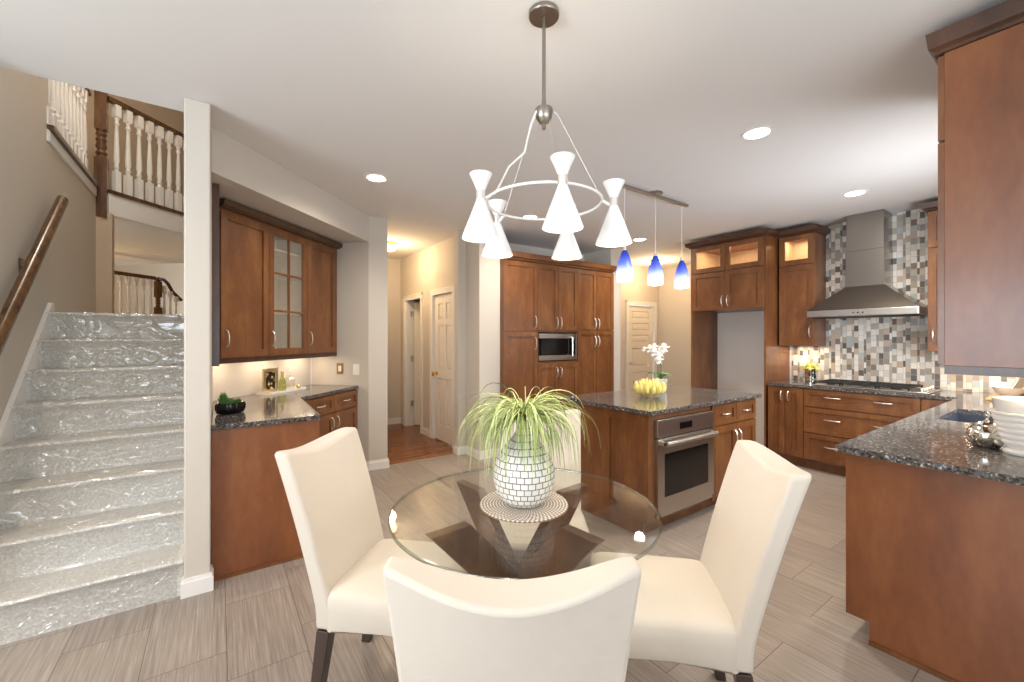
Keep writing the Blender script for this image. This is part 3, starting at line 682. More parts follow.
# near right wall cabinet, faces +Y
t = thing('wall_cabinet', 'large wood wall cabinet end panel at the upper right, nearest the viewer', 'cabinet', (3.42, .402, 0), PI)
w = .92; carcass(t, w, .308, 1.307, 2.62, mat='panel'); door(t, 0, w/2, 1.31, 2.25, w/2-.04, 1.45); door(t, w/2, w, 1.31, 2.25, w/2+.04, 1.45); door(t, 0, w/2, 2.255, 2.615); door(t, w/2, w, 2.255, 2.615)
MB().box(0, w, 0, .02, 1.272, 1.3065).box(w-.02,w,.02,.30,1.272,1.3065).build('light_rail', 'wood_dark', t)
lamp('under_cabinet_light', 'AREA', (w*.5, .2, 1.30), 3, WARM, (0,0,0), .6, .05, parent=t)
crown_mb(0, w, -.02, .308, 2.6205, 2.712, .010, .032, 0, 1).build('crown', 'wood_dark', t)

# --- back and right base cabinets, L-shaped worktop
t = thing('base_cabinet', 'narrow two door wood base cabinet between the refrigerator alcove and the drawers', 'cabinet', (5.24, 2.284, 0), RB)
w = .36; carcass(t, w, .62, 0, .884, toe=.1); door(t, 0, w/2, .12, .875, w/2-.035, .78); door(t, w/2, w, .12, .875, w/2+.035, .78)
t = thing('drawer_cabinet', 'wide wood base cabinet with three drawers under the gas cooktop', 'cabinet', (5.24, 1.922, 0), RB)
w = .93; carcass(t, w, .62, 0, .884, toe=.1)
for z0, z1 in ((.69,.875), (.41,.685), (.12,.405)): door(t, 0, w, z0, z1, (w*.28, w*.72), (z0+z1)/2+.02, False, name='drawer', L=.14, fw=.05)
t = thing('base_cabinet', 'corner wood base cabinet right of the drawers behind the sink counter', 'cabinet', (5.24, .990, 0), RB)
w = .24; carcass(t, w, .62, 0, .884, toe=.1); door(t, 0, w, .12, .875, fw=.05)
t = thing('sink_cabinet', 'wood base cabinet run with large plain end panel under the sink counter, right', 'cabinet', (5.235, .715, 0), PI)
w = 2.735; m = MB().box(0, w, .07, .62, 0, .1).box(0, .83, 0, .62, .1, .884).box(1.56, w, 0, .62, .1, .884).box(.83, 1.56, 0, .62, .1, .60).box(.83, 1.56, 0, .06, .6, .884)
m.build('carcass', 'wood', t)
m = MB(); E_ = [(-.02,.1), (-.02,.884), (.62,.884), (.62,0), (.07,0), (.07,.1)]
mm = MB().prism([(a, b) for a, b in E_], w, w+.018); mm.v = [(p[2], p[0], p[1]) for p in mm.v]; mm.build('end_panel', 'panel', t, bevel=.001)
box(w+.018, w+.030, .07, .62, 0, .02).build('shoe_molding', 'wood', t)
for k, (x0, x1) in enumerate(((.85,1.2), (1.2,1.55), (1.55,2.15), (2.15,w))):
    door(t, x0, x1, .12, .68 if k > 1 else .875, x0+.05 if k % 2 else x1-.05, .6)
    if k > 1: door(t, x0, x1, .685, .875, (x0+x1)/2, .78, False, name='drawer', fw=.045)
# worktop with sink cut-out
SX0, SX1, SY0, SY1 = 3.70, 4.38, .20, .635
m = MB()
for x0, x1, y0, y1 in ((2.40,SX0,.092,.75), (SX0,SX1,.092,SY0), (SX0,SX1,SY1,.75), (SX1,5.205,.092,.75), (5.205,5.86,.092,2.284)): m.box(x0, x1, y0, y1, .885, CT)
tag(m.build('countertop', 'granite'), 'long L shaped speckled granite countertop with sink and cooktop, right', 'countertop')
sk_ = thing('sink', 'dark composite undermount sink set in the right granite counter', 'sink', (0,0,0))
m = MB(); t_ = .012; z0 = .68
m.box(SX0-t_, SX1+t_, SY0-t_, SY1+t_, z0-t_, z0); m.box(SX0-t_, SX0, SY0-t_, SY1+t_, z0, .884); m.box(SX1, SX1+t_, SY0-t_, SY1+t_, z0, .884); m.box(SX0, SX1, SY0-t_, SY0, z0, .884); m.box(SX0, SX1, SY1, SY1+t_, z0, .884)
m.build('basin', 'sinkm', sk_); MB().lathe([(.04,0),(.04,.004),(.02,.005)], (4.04,.4,z0+.0005), 16).build('drain', 'steel', sk_)
# backsplash
struct('trim_backsplash', box(5.861, 5.8695, .092, 2.284, CT+.001, CZ-.002), 'mosaic', 'stone and glass mosaic tile backsplash behind the cooktop')

# --- range hood
hd = thing('range_hood', 'stainless steel chimney range hood on the mosaic tile wall', 'range hood', (5.86, 1.488, 1.655), RB)
# local: x = -Y, y = +X (wall at y=0, viewer at y<0)
MB().box(-.457,.457,-.49,-.002,0,.07).build('canopy_band', 'steel', hd, bevel=.004)
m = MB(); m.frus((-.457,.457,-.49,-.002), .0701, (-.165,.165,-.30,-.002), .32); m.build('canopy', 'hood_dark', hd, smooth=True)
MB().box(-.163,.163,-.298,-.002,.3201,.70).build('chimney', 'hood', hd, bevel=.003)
MB().box(-.157,.157,-.292,-.002,.7001,1.093).build('chimney_extension', 'hood', hd, bevel=.003)
MB().box(-.42,.42,-.45,-.05,-.006,-.0005).build('filter', 'iron', hd)
for k in range(3): MB().lathe([(.007,0),(.007,.006)], n=10).move(Matrix.Translation((-.04+.04*k,-.4905,.035)) @ Matrix.Rotation(PI/2,4,'X')).build('button', 'black', hd)

# --- gas cooktop
ck = thing('gas_cooktop', 'stainless gas cooktop with black cast iron grates on the back counter', 'cooktop', (5.53, 1.40, CT+.001), RB)
box(-.455,.455,-.26,.26,0,.012).build('tray', 'steel', ck, bevel=.004)
for (x, y, r) in ((-.33,-.13,.035), (-.33,.13,.045), (-.05,0,.055), (.2,-.13,.04), (.2,.13,.045)):
    MB().lathe([(r,0),(r,.012),(r*.7,.014),(r*.7,.02),(.001,.021)], (x,y,.0125), 18).build('burner', 'iron', ck, smooth=True)
for x0, x1 in ((-.45,-.21), (-.20,.08), (.09,.32)):
    g = MB(); z = .031
    for y in (-.24,-.13,0,.13,.24): g.box(x0, x1, y-.005, y+.005, z, z+.012)
    for x in (x0+.005, (x0+x1)/2, x1-.005): g.box(x-.005, x+.005, -.245, .245, z-.001, z+.011)
    for x in (x0+.006, x1-.006):
        for y in (-.24, .24): g.box(x-.006, x+.006, y-.006, y+.006, .0125, z)
    g.build('grate', 'iron', ck)
for k in range(5): MB().lathe([(.02,0),(.02,.005),(.017,.03),(.015,.032)], (.395,-.2+.1*k,.0125), 16).build('knob', 'steel', ck, smooth=True)

# --- island
IX0, IX1, IY0, IY1 = 2.505, 4.02, 1.88, 2.66
isl = thing('kitchen_island', 'wood kitchen island base with paneled end holding the wall oven', 'kitchen island', (IX0, IY0, 0))
w, dp = IX1-IX0, IY1-IY0
m = MB().box(.02, .06, 0, dp, 0.1, .884).box(.06,.79,0,dp,.1,.128).box(.06,.79,0,dp,.838,.884).box(.79,w,0,dp,.1,.884).box(.06,.79,.58,dp,.128,.838).box(.02, w, .07, dp, 0, .1)
m.build('carcass', 'wood', isl)
e = MB().box(-.0,.0195,0.0,.075,.1,.884).box(0,.0195,.075,dp,0,.884)
# shaker end panel facing -X
for y0, y1 in ((.0,.075), (.36,.44), (dp-.07,dp)): e.box(-.012, 0, y0, y1, .1, .884)
for y0, y1 in ((.075,.36), (.44,dp-.07)): e.box(-.012, 0, y0, y1, .1, .175); e.box(-.012, 0, y0, y1, .81, .884)
e.box(-.02,-.0,.07,dp,0,.0995)
e.build('end_panel', 'wood', isl)
W2 = w-.83
for k in range(2):
    x0 = .83+k*W2/2; x1 = x0+W2/2
    door(isl, x0, x1, .70, .875, (x0+x1)/2, .79, False, name='drawer', fw=.045, L=.10); door(isl, x0, x1, .115, .695, x1-.035 if k == 0 else x0+.035, .56, L=.15)
box(.79,.83,-.018,-.0005,.1,.884).build('stile', 'wood', isl)
tag(MB().box(2.45, 4.06, 1.825, 2.75, .885, CT).build('island_countertop', 'granite', bevel=.004), 'dark speckled granite countertop on the kitchen island', 'countertop')
ov = thing('wall_oven', 'stainless steel built-in oven with bar handle in the island', 'oven', (2.568, 1.88, .131))
w, h = .722, .702
box(0, w, .0, .55, 0, h).build('body', 'black', ov)
box(-.004, w+.004, -.03, -.0005, h-.125, h+.002).build('control_panel', 'steel', ov, bevel=.003)
box(.26, .42, -.0315, -.0302, h-.09, h-.04).build('display', 'display', ov)
m = MB().box(-.004, .075, -.03, -.0005, .03, h-.132).box(w-.075, w+.004, -.03, -.0005, .03, h-.132).box(.075, w-.075, -.03, -.0005, .03, .14).box(.075, w-.075, -.03, -.0005, .455, h-.132)
m.build('door_frame', 'steel', ov); box(.075, w-.075, -.027, -.0005, .14, .455).build('door_window', 'black', ov)
box(0, w, -.02, -.0005, 0, .025).build('vent_trim', 'steel', ov)
MB().tube([(.03,-.075,h-.165), (w-.03,-.075,h-.165)], .019, 14).box(.03,.055,-.075,-.03,h-.178,h-.152).box(w-.055,w-.03,-.075,-.03,h-.178,h-.152).build('handle', 'steel', ov, smooth=True)

# ------------------------------------------------------------------ dining set
F = Vector((math.cos(math.radians(55)), math.sin(math.radians(55)), 0)); R = Vector((F.y, -F.x, 0))
def cw(lat, dep, z=0): v = F*dep + R*lat; return Vector((v.x, v.y, z))
TC = cw(.048, 1.69); TH = .75; TR = .525; GT = .012
tb = thing('dining_table', 'round glass dining table on a crossed dark wood base', 'table', TC)
g = MB()
N_ = 96
g.lathe([(TR-.002, TH-GT), (TR, TH-GT+.002)], (0,0,0), N_, False); g.lathe([(TR, TH-GT+.002), (TR, TH-.002), (TR-.002, TH)], (0,0,0), N_, False)
rim = MB().lathe([(TR-.006,TH-GT),(TR-.001,TH-GT+.001),(TR,TH-GT+.004),(TR,TH-.004),(TR-.001,TH-.001),(TR-.006,TH)], (0,0,0), N_, False)
top = MB().lathe([(TR-.006, TH-GT), (TR-.006, TH)], (0,0,0), N_, True)
gt = top.build('glass_top', 'tableglass', tb)
gt_me = gt.data
rim.build('glass_rim', 'glass_edge', gt, smooth=True)
zt = TH-GT-.0005; s_ = 1.115; hh = .186; zc = zt/2
def xpanel(az):
    ri = (zc-hh/2)/s_; ro = (zc+hh/2)/s_; cxr = hh/2/s_
    poly = [(-ro,0), (-ri,0), (0,zc-hh/2), (ri,0), (ro,0), (cxr,zc), (ro,zt), (ri,zt), (0,zc+hh/2), (-ri,zt), (-ro,zt), (-cxr,zc)]
    m = MB(); n = len(poly); th = .0225
    m.v = [(x, -th, z) for x, z in poly] + [(x, th, z) for x, z in poly]
    m.f = [tuple(range(n)), tuple(range(n, 2*n))[::-1]] + [((i+1)%n, i, n+i, n+(i+1)%n) for i in range(n)]; m.mi = [0]*len(m.f)
    return m.move(Matrix.Rotation(az, 4, 'Z'))
def az_of(lat, dep): v = cw(lat, dep); return math.atan2(v.y, v.x)
for a in (az_of(.77,.64), az_of(-.67,.74)): xpanel(a).move(Matrix.Translation(cw(-.022,.025))).build('base_panel', 'walnut', tb, bevel=.003)

def chair(name, label, backtop, facing, group='slipcovered chairs around the glass table'):
    d = cw(*facing); d.normalize(); c = cw(*backtop) + d*.415
    t = thing(name, label, 'chair', c, math.atan2(d.y, d.x)-PI/2, group); return t
def chair_parts(t):
    # backrest : closed curved slab, leaning back, top corners raised
    ZB, ZT = .335, 1.005
    def surf(u, v, side):
        x = (u-.5)*2; z = ZB+(ZT-ZB)*v
        hw = .225+.022*v
        lean = -.235-.16*max(0, (z-.40)/.6)**1.15
        bow = (.02 if side else .07)*max(0, (z-.38)/.6)*(1-x*x)
        th = .038 if side else -.03
        zz_ = z - .05*(1-abs(x)**1.7)*v**5 - .014*abs(x)**9*v**5
        y = lean-bow+th*(1-.15*v)
        return (x*hw, y, zz_)
    NU, NV = 16, 22; v = []; f = []
    for side in (0, 1):
        for j in range(NV+1):
            for i in range(NU+1): v.append(surf(i/NU, j/NV, side))
    K = (NU+1)*(NV+1); id_ = lambda s, i, j: s*K + j*(NU+1)+i
    for j in range(NV):
        for i in range(NU):
            f.append((id_(0,i,j), id_(0,i+1,j), id_(0,i+1,j+1), id_(0,i,j+1))); f.append((id_(1,i,j), id_(1,i,j+1), id_(1,i+1,j+1), id_(1,i+1,j)))
    for i in range(NU):
        f.append((id_(0,i,NV), id_(0,i+1,NV), id_(1,i+1,NV), id_(1,i,NV))); f.append((id_(0,i+1,0), id_(0,i,0), id_(1,i,0), id_(1,i+1,0)))
    for j in range(NV):
        f.append((id_(0,0,j), id_(0,0,j+1), id_(1,0,j+1), id_(1,0,j))); f.append((id_(0,NU,j+1), id_(0,NU,j), id_(1,NU,j), id_(1,NU,j+1)))
    m = MB(); m.v = v; m.f = f; m.mi = [0]*len(f)
    m.build('backrest', 'slip', t, smooth=True, bevel=.014, seg=3)
    # seat with skirt
    m = MB(); prof = []
    def ring(z, g, crown=0):
        pts = []
        for k in range(48):
            a = 2*PI*k/48; c_, s_ = math.cos(a), math.sin(a); e = .22
            x = math.copysign(abs(c_)**e, c_)*(.232+g); y = math.copysign(abs(s_)**e, s_)*(.245+g)
            pts.append((x, y+.005, z + (crown if s_ > 0 else crown)))
        return pts
    rings = [ring(.33,.0), ring(.355,.002), ring(.42,.004), ring(.455,.002), ring(.472,-.008), ring(.482,-.03), ring(.487,-.09), ring(.490,-.18)]
    for z_ in rings: m.v += z_
    for i in range(len(rings)-1):
        for k in range(48): m.f.append((i*48+k, i*48+(k+1)%48, (i+1)*48+(k+1)%48, (i+1)*48+k))
    m.f.append(tuple(range(48))[::-1]); m.f.append(tuple(range((len(rings)-1)*48, len(rings)*48))); m.mi = [0]*len(m.f)
    # arched hem: lift the skirt bottom at mid sides
    for i in range(48):
        x, y, z = m.v[i]; m.v[i] = (x, y, z+.025*(1-(min(1, max(abs(x)/.232 if abs(y) > .2 else abs(y)/.25, 0)))**2))
    m.build('seat', 'slip', t, smooth=True)
    for sx in (-1, 1):
        for sy in (-1, 1):
            x = sx*.195; y = sy*.205 if sy > 0 else -.235; lx = .02; 
            b = MB(); dy = -.05 if sy < 0 else .0
            b.frus((x-.02, x+.02, y-.02+dy, y+.02+dy), 0, (x-.026, x+.026, y-.026, y+.026), .33)
            b.build('leg', 'darkleg', t, bevel=.003)
specs = [('cream slipcovered dining chair on the left, facing right beside the desk cabinet', (-.845,1.81), (.985,-.17)),
         ('cream slipcovered dining chair on the right, facing left in front of the oven', (.967,1.545), (-.985,.17)),
         ('cream slipcovered dining chair in the foreground with its back to the viewer', (.0,.788), (0.0,1.)),
         ('cream slipcovered dining chair on the far side, behind the potted grass', (.165,2.56), (-.03,-1.))]
ch0 = chair('dining_chair', *specs[0]); chair_parts(ch0)
for lab, bt, fc in specs[1:]:
    c = copy_tree(ch0); d = cw(*fc).normalized(); p = cw(*bt) + d*.415
    c.location = p; c.rotation_euler = (0,0,math.atan2(d.y, d.x)-PI/2); c['label'] = lab

pm = MB().lathe([(.001,TH+.0012),(.172,TH+.0012),(.178,TH+.005),(.174,TH+.010),(.15,TH+.009),(.05,TH+.009),(.001,TH+.009)], (0,0,0), 64, False).build('placemat', 'placemat', smooth=True)
pm.location = TC; tag(pm, 'round beaded silver placemat under the vase on the glass table', 'placemat')
vz = TH+.0105
va = MB().lathe([(.001,0),(.055,0),(.074,.006),(.100,.032),(.118,.07),(.125,.108),(.122,.145),(.108,.186),(.084,.222),(.058,.252),(.039,.276),(.031,.297),(.030,.33),(.034,.342),(.029,.342),(.026,.32),(.028,.29),(.001,.27)], (0,0,0), 48, False).build('vase', 'vase', smooth=True)
va.location = TC + Vector((0,0,vz)); tag(va, 'round white mosaic vase with narrow neck on the glass table', 'vase')
# ornamental grass : many thin arching blades in one tuft
gm = MB(); random.seed(11)
for k in range(520):
    a = random.uniform(0, 2*PI); L = random.uniform(.20,.41); el = math.radians(random.choice([random.uniform(25,55), random.uniform(50,84)]))
    p = Vector((random.uniform(-.013,.013), random.uniform(-.013,.013), .0)); pts = [p.copy()]; ns = 11
    a2 = a; curl = random.uniform(.22,.36) if el < 1.0 else random.uniform(.24,.42)
    for s2 in range(ns):
        el -= curl*(.55+.9*s2/ns)*(1.0)
        el = max(el, -1.45); a2 += random.uniform(-.06,.06)
        st_ = L/ns; p = p + Vector((math.cos(a2)*math.cos(el), math.sin(a2)*math.cos(el), math.sin(el)))*st_ * 1.0
        r_xy = math.hypot(p.x, p.y)
        if p.z < .02 and r_xy < .13:
            sc_ = .135/max(r_xy, 1e-3) if p.z > -.24 else 1; 
        pts.append(p.copy())
    if any(q_.z < 0 and math.hypot(q_.x, q_.y) < .06+.32*min(.2, -q_.z) for q_ in pts): continue
    w0 = random.uniform(.0020,.0034); gm.tube(pts, w0, 4, radii=[w0*(1-.8*(i/ns)**1.5) for i in range(ns+1)], flat=.35)
gr = thing('ornamental_grass', 'pale green arching ornamental grass growing from the mosaic vase', 'plant', TC + Vector((0,0,vz+.325)))
gr['kind'] = 'thing'; gm.build('blades', 'grass', gr, smooth=True)
MB().lathe([(.02,-.035),(.022,.0),(.014,.04),(.004,.07)], (0,0,0), 12).build('crown', 'leaf', gr, smooth=True)

# ------------------------------------------------------------------ chandelier
CH = Vector((1.087, 1.326, 0))
cd = thing('chandelier', 'five light chandelier with white double cone shades over the glass table', 'chandelier', CH)
MB().lathe([(.062,CZ-.022),(.062,CZ-.0005)], (0,0,0), 32).build('canopy', 'darknickel', cd, smooth=True, bevel=.004)
MB().lathe([(.0075,2.37),(.0075,CZ-.022)], (0,0,0), 10).build('rod', 'darknickel', cd, smooth=True)
MB().lathe([(.008,2.40),(.010,2.375),(.012,2.36),(.036,2.355),(.037,2.345),(.032,2.318),(.02,2.30),(.008,2.294),(.008,2.275),(.003,2.27)], (0,0,0), 24).build('hub', 'darknickel', cd, smooth=True)
RR = .232; ZR = 1.972
MB().tube([(RR*math.cos(2*PI*k/64), RR*math.sin(2*PI*k/64), ZR) for k in range(64)], .0052, 10, closed=True).build('ring', 'shade', cd, smooth=True)
a0 = az_of(math.cos(math.radians(-81)), math.sin(math.radians(-81)))
for k in range(5):
    a = a0+2*PI*k/5; u = Vector((math.cos(a), math.sin(a), 0)); p = u*.278
    arm = MB().tube([u*RR+Vector((0,0,ZR)), u*.262+Vector((0,0,ZR-.02))], .006, 8).build('arm', 'shade', cd, smooth=True)
    if k == 4: pts = [u*.03+Vector((0,0,2.35)), u*.06+Vector((0,0,2.28)), u*.09+Vector((0,0,2.16)), u*.16+Vector((0,0,2.09)), u*.19+Vector((0,0,2.03)), u*(RR-.01)+Vector((0,0,ZR))]; rr = .004
    else: pts = [u*.03+Vector((0,0,2.35)), u*.055+Vector((0,0,2.33)), u*RR+Vector((0,0,ZR+.005))]; rr = .0009
    MB().tube(pts, rr, 8).build('suspension_wire', 'cable' if k == 4 else 'nickel', cd, smooth=True)
    LZ = .011
    s0 = MB().lathe([(.016,1.968),(.030,2.003),(.043,2.030),(.040,2.0295),(.027,2.003),(.012,1.970)], (p.x,p.y,LZ), 28, False)
    s0.lathe([(.016,1.935),(.072,1.787),(.0695,1.787),(.0135,1.935)], (p.x,p.y,LZ), 32, False)
    sh = s0.build('lamp_shade', 'shade', cd, smooth=True)
    MB().lathe([(.0168,1.935),(.0168,1.968)], (p.x,p.y,LZ), 24).build('collar', 'nickel', sh, smooth=True)
    MB().lathe([(.010,1.92),(.020,1.89),(.030,1.855),(.031,1.835),(.024,1.812),(.008,1.802)], (p.x,p.y,LZ), 20).build('bulb', 'bulb', sh, smooth=True)
    lamp('chandelier_light', 'SPOT', (p.x,p.y,1.795), 6, SOFT, (0,0,0), .03, parent=cd, angle=2.3, blend=.6)
    lamp('chandelier_uplight', 'SPOT', (p.x,p.y,2.0), 1.5, SOFT, (PI,0,0), .02, parent=cd, angle=1.9, blend=.8)

# pendant bar over the island
pd = thing('pendant_light', 'three blue glass pendants on one nickel bar above the island', 'pendant light', (3.26, 2.38, 0))
box(-.50,.50,-.016,.016,2.706,2.732).build('bar', 'darknickel', pd, bevel=.003)
MB().lathe([(.065,2.738),(.065,CZ-.0005)], (0,0,0), 28).lathe([(.02,2.732),(.02,2.738)], (0,0,0), 16).build('canopy', 'darknickel', pd, smooth=True)
for x in (-.42, .0, .41):
    MB().tube([(x,0,2.70), (x,0,2.18)], .0022, 8).build('cord', 'cable', pd)
    MB().lathe([(.014,2.165),(.016,2.175),(.012,2.20),(.004,2.205)], (x,0,0), 16).build('socket', 'nickel', pd, smooth=True)
    prof = [(.066,0),(.072,.02),(.0725,.055),(.068,.10),(.058,.15),(.044,.20),(.029,.24),(.017,.264)]
    s1 = MB().lathe(prof + [(r-.003, z) for r, z in prof[::-1]], (0,0,0), 28, False).build('glass_shade', 'ombre', pd, smooth=True); s1.location = (x, 0, 1.908)
    MB().sphere((0,0,.09), .028, 14, 8).build('bulb', 'bulb', s1, smooth=True)
    lamp('pendant_glow', 'POINT', (x,0,1.985), 6, SOFT, size=.03, parent=pd)

# recessed cans
RL = [((1.07,3.485), 'recessed ceiling light above the desk cabinets, left'), ((2.853,1.313), 'recessed ceiling light nearest the viewer, right of the chandelier'), ((4.761,1.341), 'recessed ceiling light in front of the range hood'), ((2.791,3.643), 'recessed ceiling light seen through the chandelier ring'), ((4.62,3.62), 'recessed ceiling light by the far end of the pendants')]
RL += [((-1.9, .3), 'added unseen ceiling light on the family room side'), ((3.9, .55), 'added unseen ceiling light over the sink'), ((-1.15, 1.75), 'added unseen ceiling light before the stairs')]  # extra cans out of view, added to raise the overall light
for (x, y), lab in RL:
    t = thing('recessed_light', lab, 'ceiling light', (x, y, CZ), 0, 'recessed ceiling lights')
    MB().lathe([(.092,-.0005),(.092,-.004),(.074,-.006),(.070,-.0005)], (0,0,0), 32, False).build('trim_ring', 'white', t, smooth=True)
    MB().lathe([(.07,-.0042),(.07,-.001)], (0,0,0), 28).build('lens', 'lens', t)
    lamp('can_light', 'SPOT', (0,0,-.02), 94, SOFT, size=.06, parent=t, angle=2.75, blend=.9)
def flush(name, label, x, y, power):
    t = thing(name, label, 'ceiling light', (x, y, CZ))
    MB().lathe([(.10,-.025),(.10,-.0005)], (0,0,0), 28).build('base', 'brass', t, smooth=True)
    MB().lathe([(.005,-.115),(.05,-.105),(.085,-.08),(.095,-.045),(.09,-.026)], (0,0,0), 28).build('glass_dome', 'bulb_warm', t, smooth=True)
    lamp('flush_light', 'POINT', (0,0,-.20), power, (1,.74,.44), size=.08, parent=t)
flush('hall_ceiling_light', 'small warm flush ceiling light in the hallway', 1.955, 5.75, 22)
flush('flush_ceiling_light', 'warm flush ceiling light near the far door behind the pendants', 6.1, 4.45, 24)
lamp('foyer_light', 'POINT', (-1.9, 8.7, 2.1), 16, (1,.68,.36), size=.1)
lamp('stairwell_fill_light', 'POINT', (-.7, 4.6, 5.0), 60, SOFT, size=.15)  # added lamp without a fixture, brightens the stairwell
for k in range(3):
    s2 = .25+.5*k; lamp('under_cabinet_light', 'AREA', (A0.x+s2*q-.2*q, A0.y+s2*q+.2*q, 1.262), 1.7, WARM, (0,0,PI/4), .3, .04)

# ------------------------------------------------------------------ small things
# desk tray group on the angled counter
ty = thing('serving_tray', 'white rectangular tray with bottles on the desk counter', 'tray', (.50, 4.535, CT+.0005), PI/4)
MB().box(-.24,.24,-.08,.08,0,.008).box(-.24,.24,-.08,-.072,.008,.02).box(-.24,.24,.072,.08,.008,.02).box(-.24,-.232,-.072,.072,.008,.02).box(.232,.24,-.072,.072,.008,.02).build('tray', 'ceramic', ty)
def on_tray(x, y): return (.50+(x-y)*q, 4.535+(x+y)*q, CT+.0085)
pf_ = thing('picture_frame', 'gold and silver picture frame standing on the white tray', 'picture frame', on_tray(-.13,.02), PI/4-.1)
w, h = .165, .222
MB().box(-w/2,-w/2+.03,-.008,.008,0,h).box(w/2-.03,w/2,-.008,.008,0,h).box(-w/2+.03,w/2-.03,-.008,.008,0,.03).box(-w/2+.03,w/2-.03,-.008,.008,h-.03,h).build('frame', 'gilt', pf_, bevel=.004)
box(-w/2+.03,w/2-.03,-.002,.004,.03,h-.03).build('picture', 'picture', pf_)
bt = thing('bottle', 'small green bottle beside the picture frame on the tray', 'bottle', on_tray(.0,.0))
MB().lathe([(.03,0),(.033,.01),(.033,.09),(.018,.12),(.012,.135),(.012,.165)], (0,0,0), 20).build('body', 'bottle', bt, smooth=True); MB().lathe([(.013,.1655),(.013,.185)], (0,0,0), 12).build('stopper', 'brass', bt)
dcn = thing('decanter', 'square clear glass decanter with stopper at the right of the tray', 'decanter', on_tray(.11,.02), PI/4)
MB().box(-.042,.042,-.042,.042,0,.10).frus((-.042,.042,-.042,.042),.1001,(-.016,.016,-.016,.016),.12).box(-.016,.016,-.016,.016,.1201,.145).build('body', 'frosted', dcn, bevel=.004); MB().sphere((0,0,.17),.024,10,6).build('stopper', 'glass', dcn, smooth=True)
tag(MB().sphere((0,0,.02),.02,12,8).build('ornament', 'brass', smooth=True), 'small brass ball at the right end of the tray', 'ornament').location = on_tray(.20,-.02)
# succulents
sb = thing('planter_bowl', 'black ribbed bowl planter on the desk counter by the column', 'planter', (.068,3.43,CT+.0005), .3)
bm_ = MB().lathe([(.001,0),(.062,0),(.076,.008),(.084,.03),(.084,.055),(.079,.072),(.073,.07),(.076,.05),(.001,.045)], (0,0,0), 40, False, 1.0, .75)
for k in range(26): a = 2*PI*k/26; bm_.tube([(rr_*math.cos(a), .75*rr_*math.sin(a), zz_) for rr_, zz_ in ((.074,.006),(.085,.03),(.0855,.055),(.079,.071))], .0045, 6)
bm_.build('bowl', 'black', sb, smooth=True)
for i, (x, y, r, h, lab) in enumerate(((-.04,0,.03,.10,'spiky green succulent at the left of the black bowl'), (.0,.015,.032,.055,'round pale succulent in the middle of the black bowl'), (.042,-.005,.026,.05,'small green succulent at the right of the black bowl'))):
    m = MB(); random.seed(i)
    for k in range(22):
        a = k*2.4; rr = r*(.25+.75*k/22); tip = Vector((math.cos(a)*rr*1.3, math.sin(a)*rr*1.1, h*(1-.5*k/22)))
        m.tube([(math.cos(a)*.004, math.sin(a)*.004, 0), tuple(tip*.55), tuple(tip)], .006, 6, radii=[.005,.0075,.001])
    o = m.build('succulent', 'leaf' if i != 1 else 'succulent', smooth=True); o.location = (.068+x, 3.43+y, CT+.05); tag(o, lab, 'succulent')
# switches on the alcove side wall (plane normal (-1,-1)/sqrt2)
def plate(name, label, px_pos, z, mat, rock, w=.075, h=.118, rz=-PI/4, cat='light switch'):
    t = thing(name, label, cat, (px_pos[0], px_pos[1], z), rz)
    box(-w/2, w/2, -.007, -.0005, -h/2, h/2).build('plate', mat, t, bevel=.002); box(-.016,.016,-.011,-.007,-.03,.03).build('rocker', rock, t)
plate('light_switch', 'bronze framed light switch on the alcove wall', (1.090,4.826), 1.095, 'almond', 'plastic_w', cat='light switch')
plate('light_switch', 'plain white wall plate right of the bronze switch', (1.225,4.691), 1.085, 'plastic_w', 'plastic_w')
plate('wall_outlet', 'white outlet on the rear wall of the refrigerator alcove', (5.87,2.50), 1.15, 'plastic_w', 'plastic_w', rz=-PI/2, cat='outlet')

# island : glass bowl of fruit and orchid
bw = thing('glass_bowl', 'clear glass bowl holding yellow fruit on the island', 'bowl', (3.10, 2.32, CT+.0005))
pb = [(.001,0),(.07,0),(.085,.012),(.115,.05),(.135,.095),(.142,.125),(.139,.125),(.131,.095),(.111,.053),(.08,.018),(.001,.012)]
MB().lathe(pb, (0,0,0), 40, False).build('bowl', 'glass', bw, smooth=True)
def banana():
    m = MB(); pts = []; rad = []
    for i in range(9):
        t = i/8; pts.append((.020*math.sin(PI*t)*1.0, 0, .118*t)); rad.append([.006,.014,.0195,.021,.021,.020,.017,.010,.005][i])
    return m.tube(pts, .02, 10, radii=rad)
b0 = banana().build('banana', 'banana', smooth=True)
tag(b0, 'yellow fruit standing in the clear glass bowl', 'fruit', 'fruit in the glass bowl')
bn = [b0]
for k in range(20): c = b0.copy(); COL.objects.link(c); bn.append(c)
for k, o in enumerate(bn):
    n_out = 14
    if k < n_out: a = 2*PI*k/n_out; r0 = .07; tilt = .44
    else: a = 2*PI*(k-n_out)/7+.2; r0 = .032; tilt = .22
    o.location = (3.10+r0*math.cos(a), 2.32+r0*math.sin(a), CT+.021+(.0 if k < n_out else .018)); o.rotation_euler = (0, tilt, a)
po = thing('orchid_pot', 'square white orchid pot behind the fruit bowl on the island', 'pot', (3.47, 2.47, CT+.0005), .5)
MB().frus((-.042,.042,-.042,.042),0,(-.055,.055,-.055,.055),.12).build('pot', 'ceramic', po, bevel=.004)
oc = thing('orchid', 'white flowering orchid rising from the white pot on the island', 'orchid', (3.47, 2.47, CT+.118))
stem = [(0,0,0), (.0,-.0,.12), tuple(R*-.01+Vector((0,0,.19))), tuple(R*-.05+Vector((0,0,.25))), tuple(R*-.11+Vector((0,0,.285))), tuple(R*-.165+Vector((0,0,.285)))]
MB().tube(stem, .0035, 6).build('stem', 'leaf', oc, smooth=True)
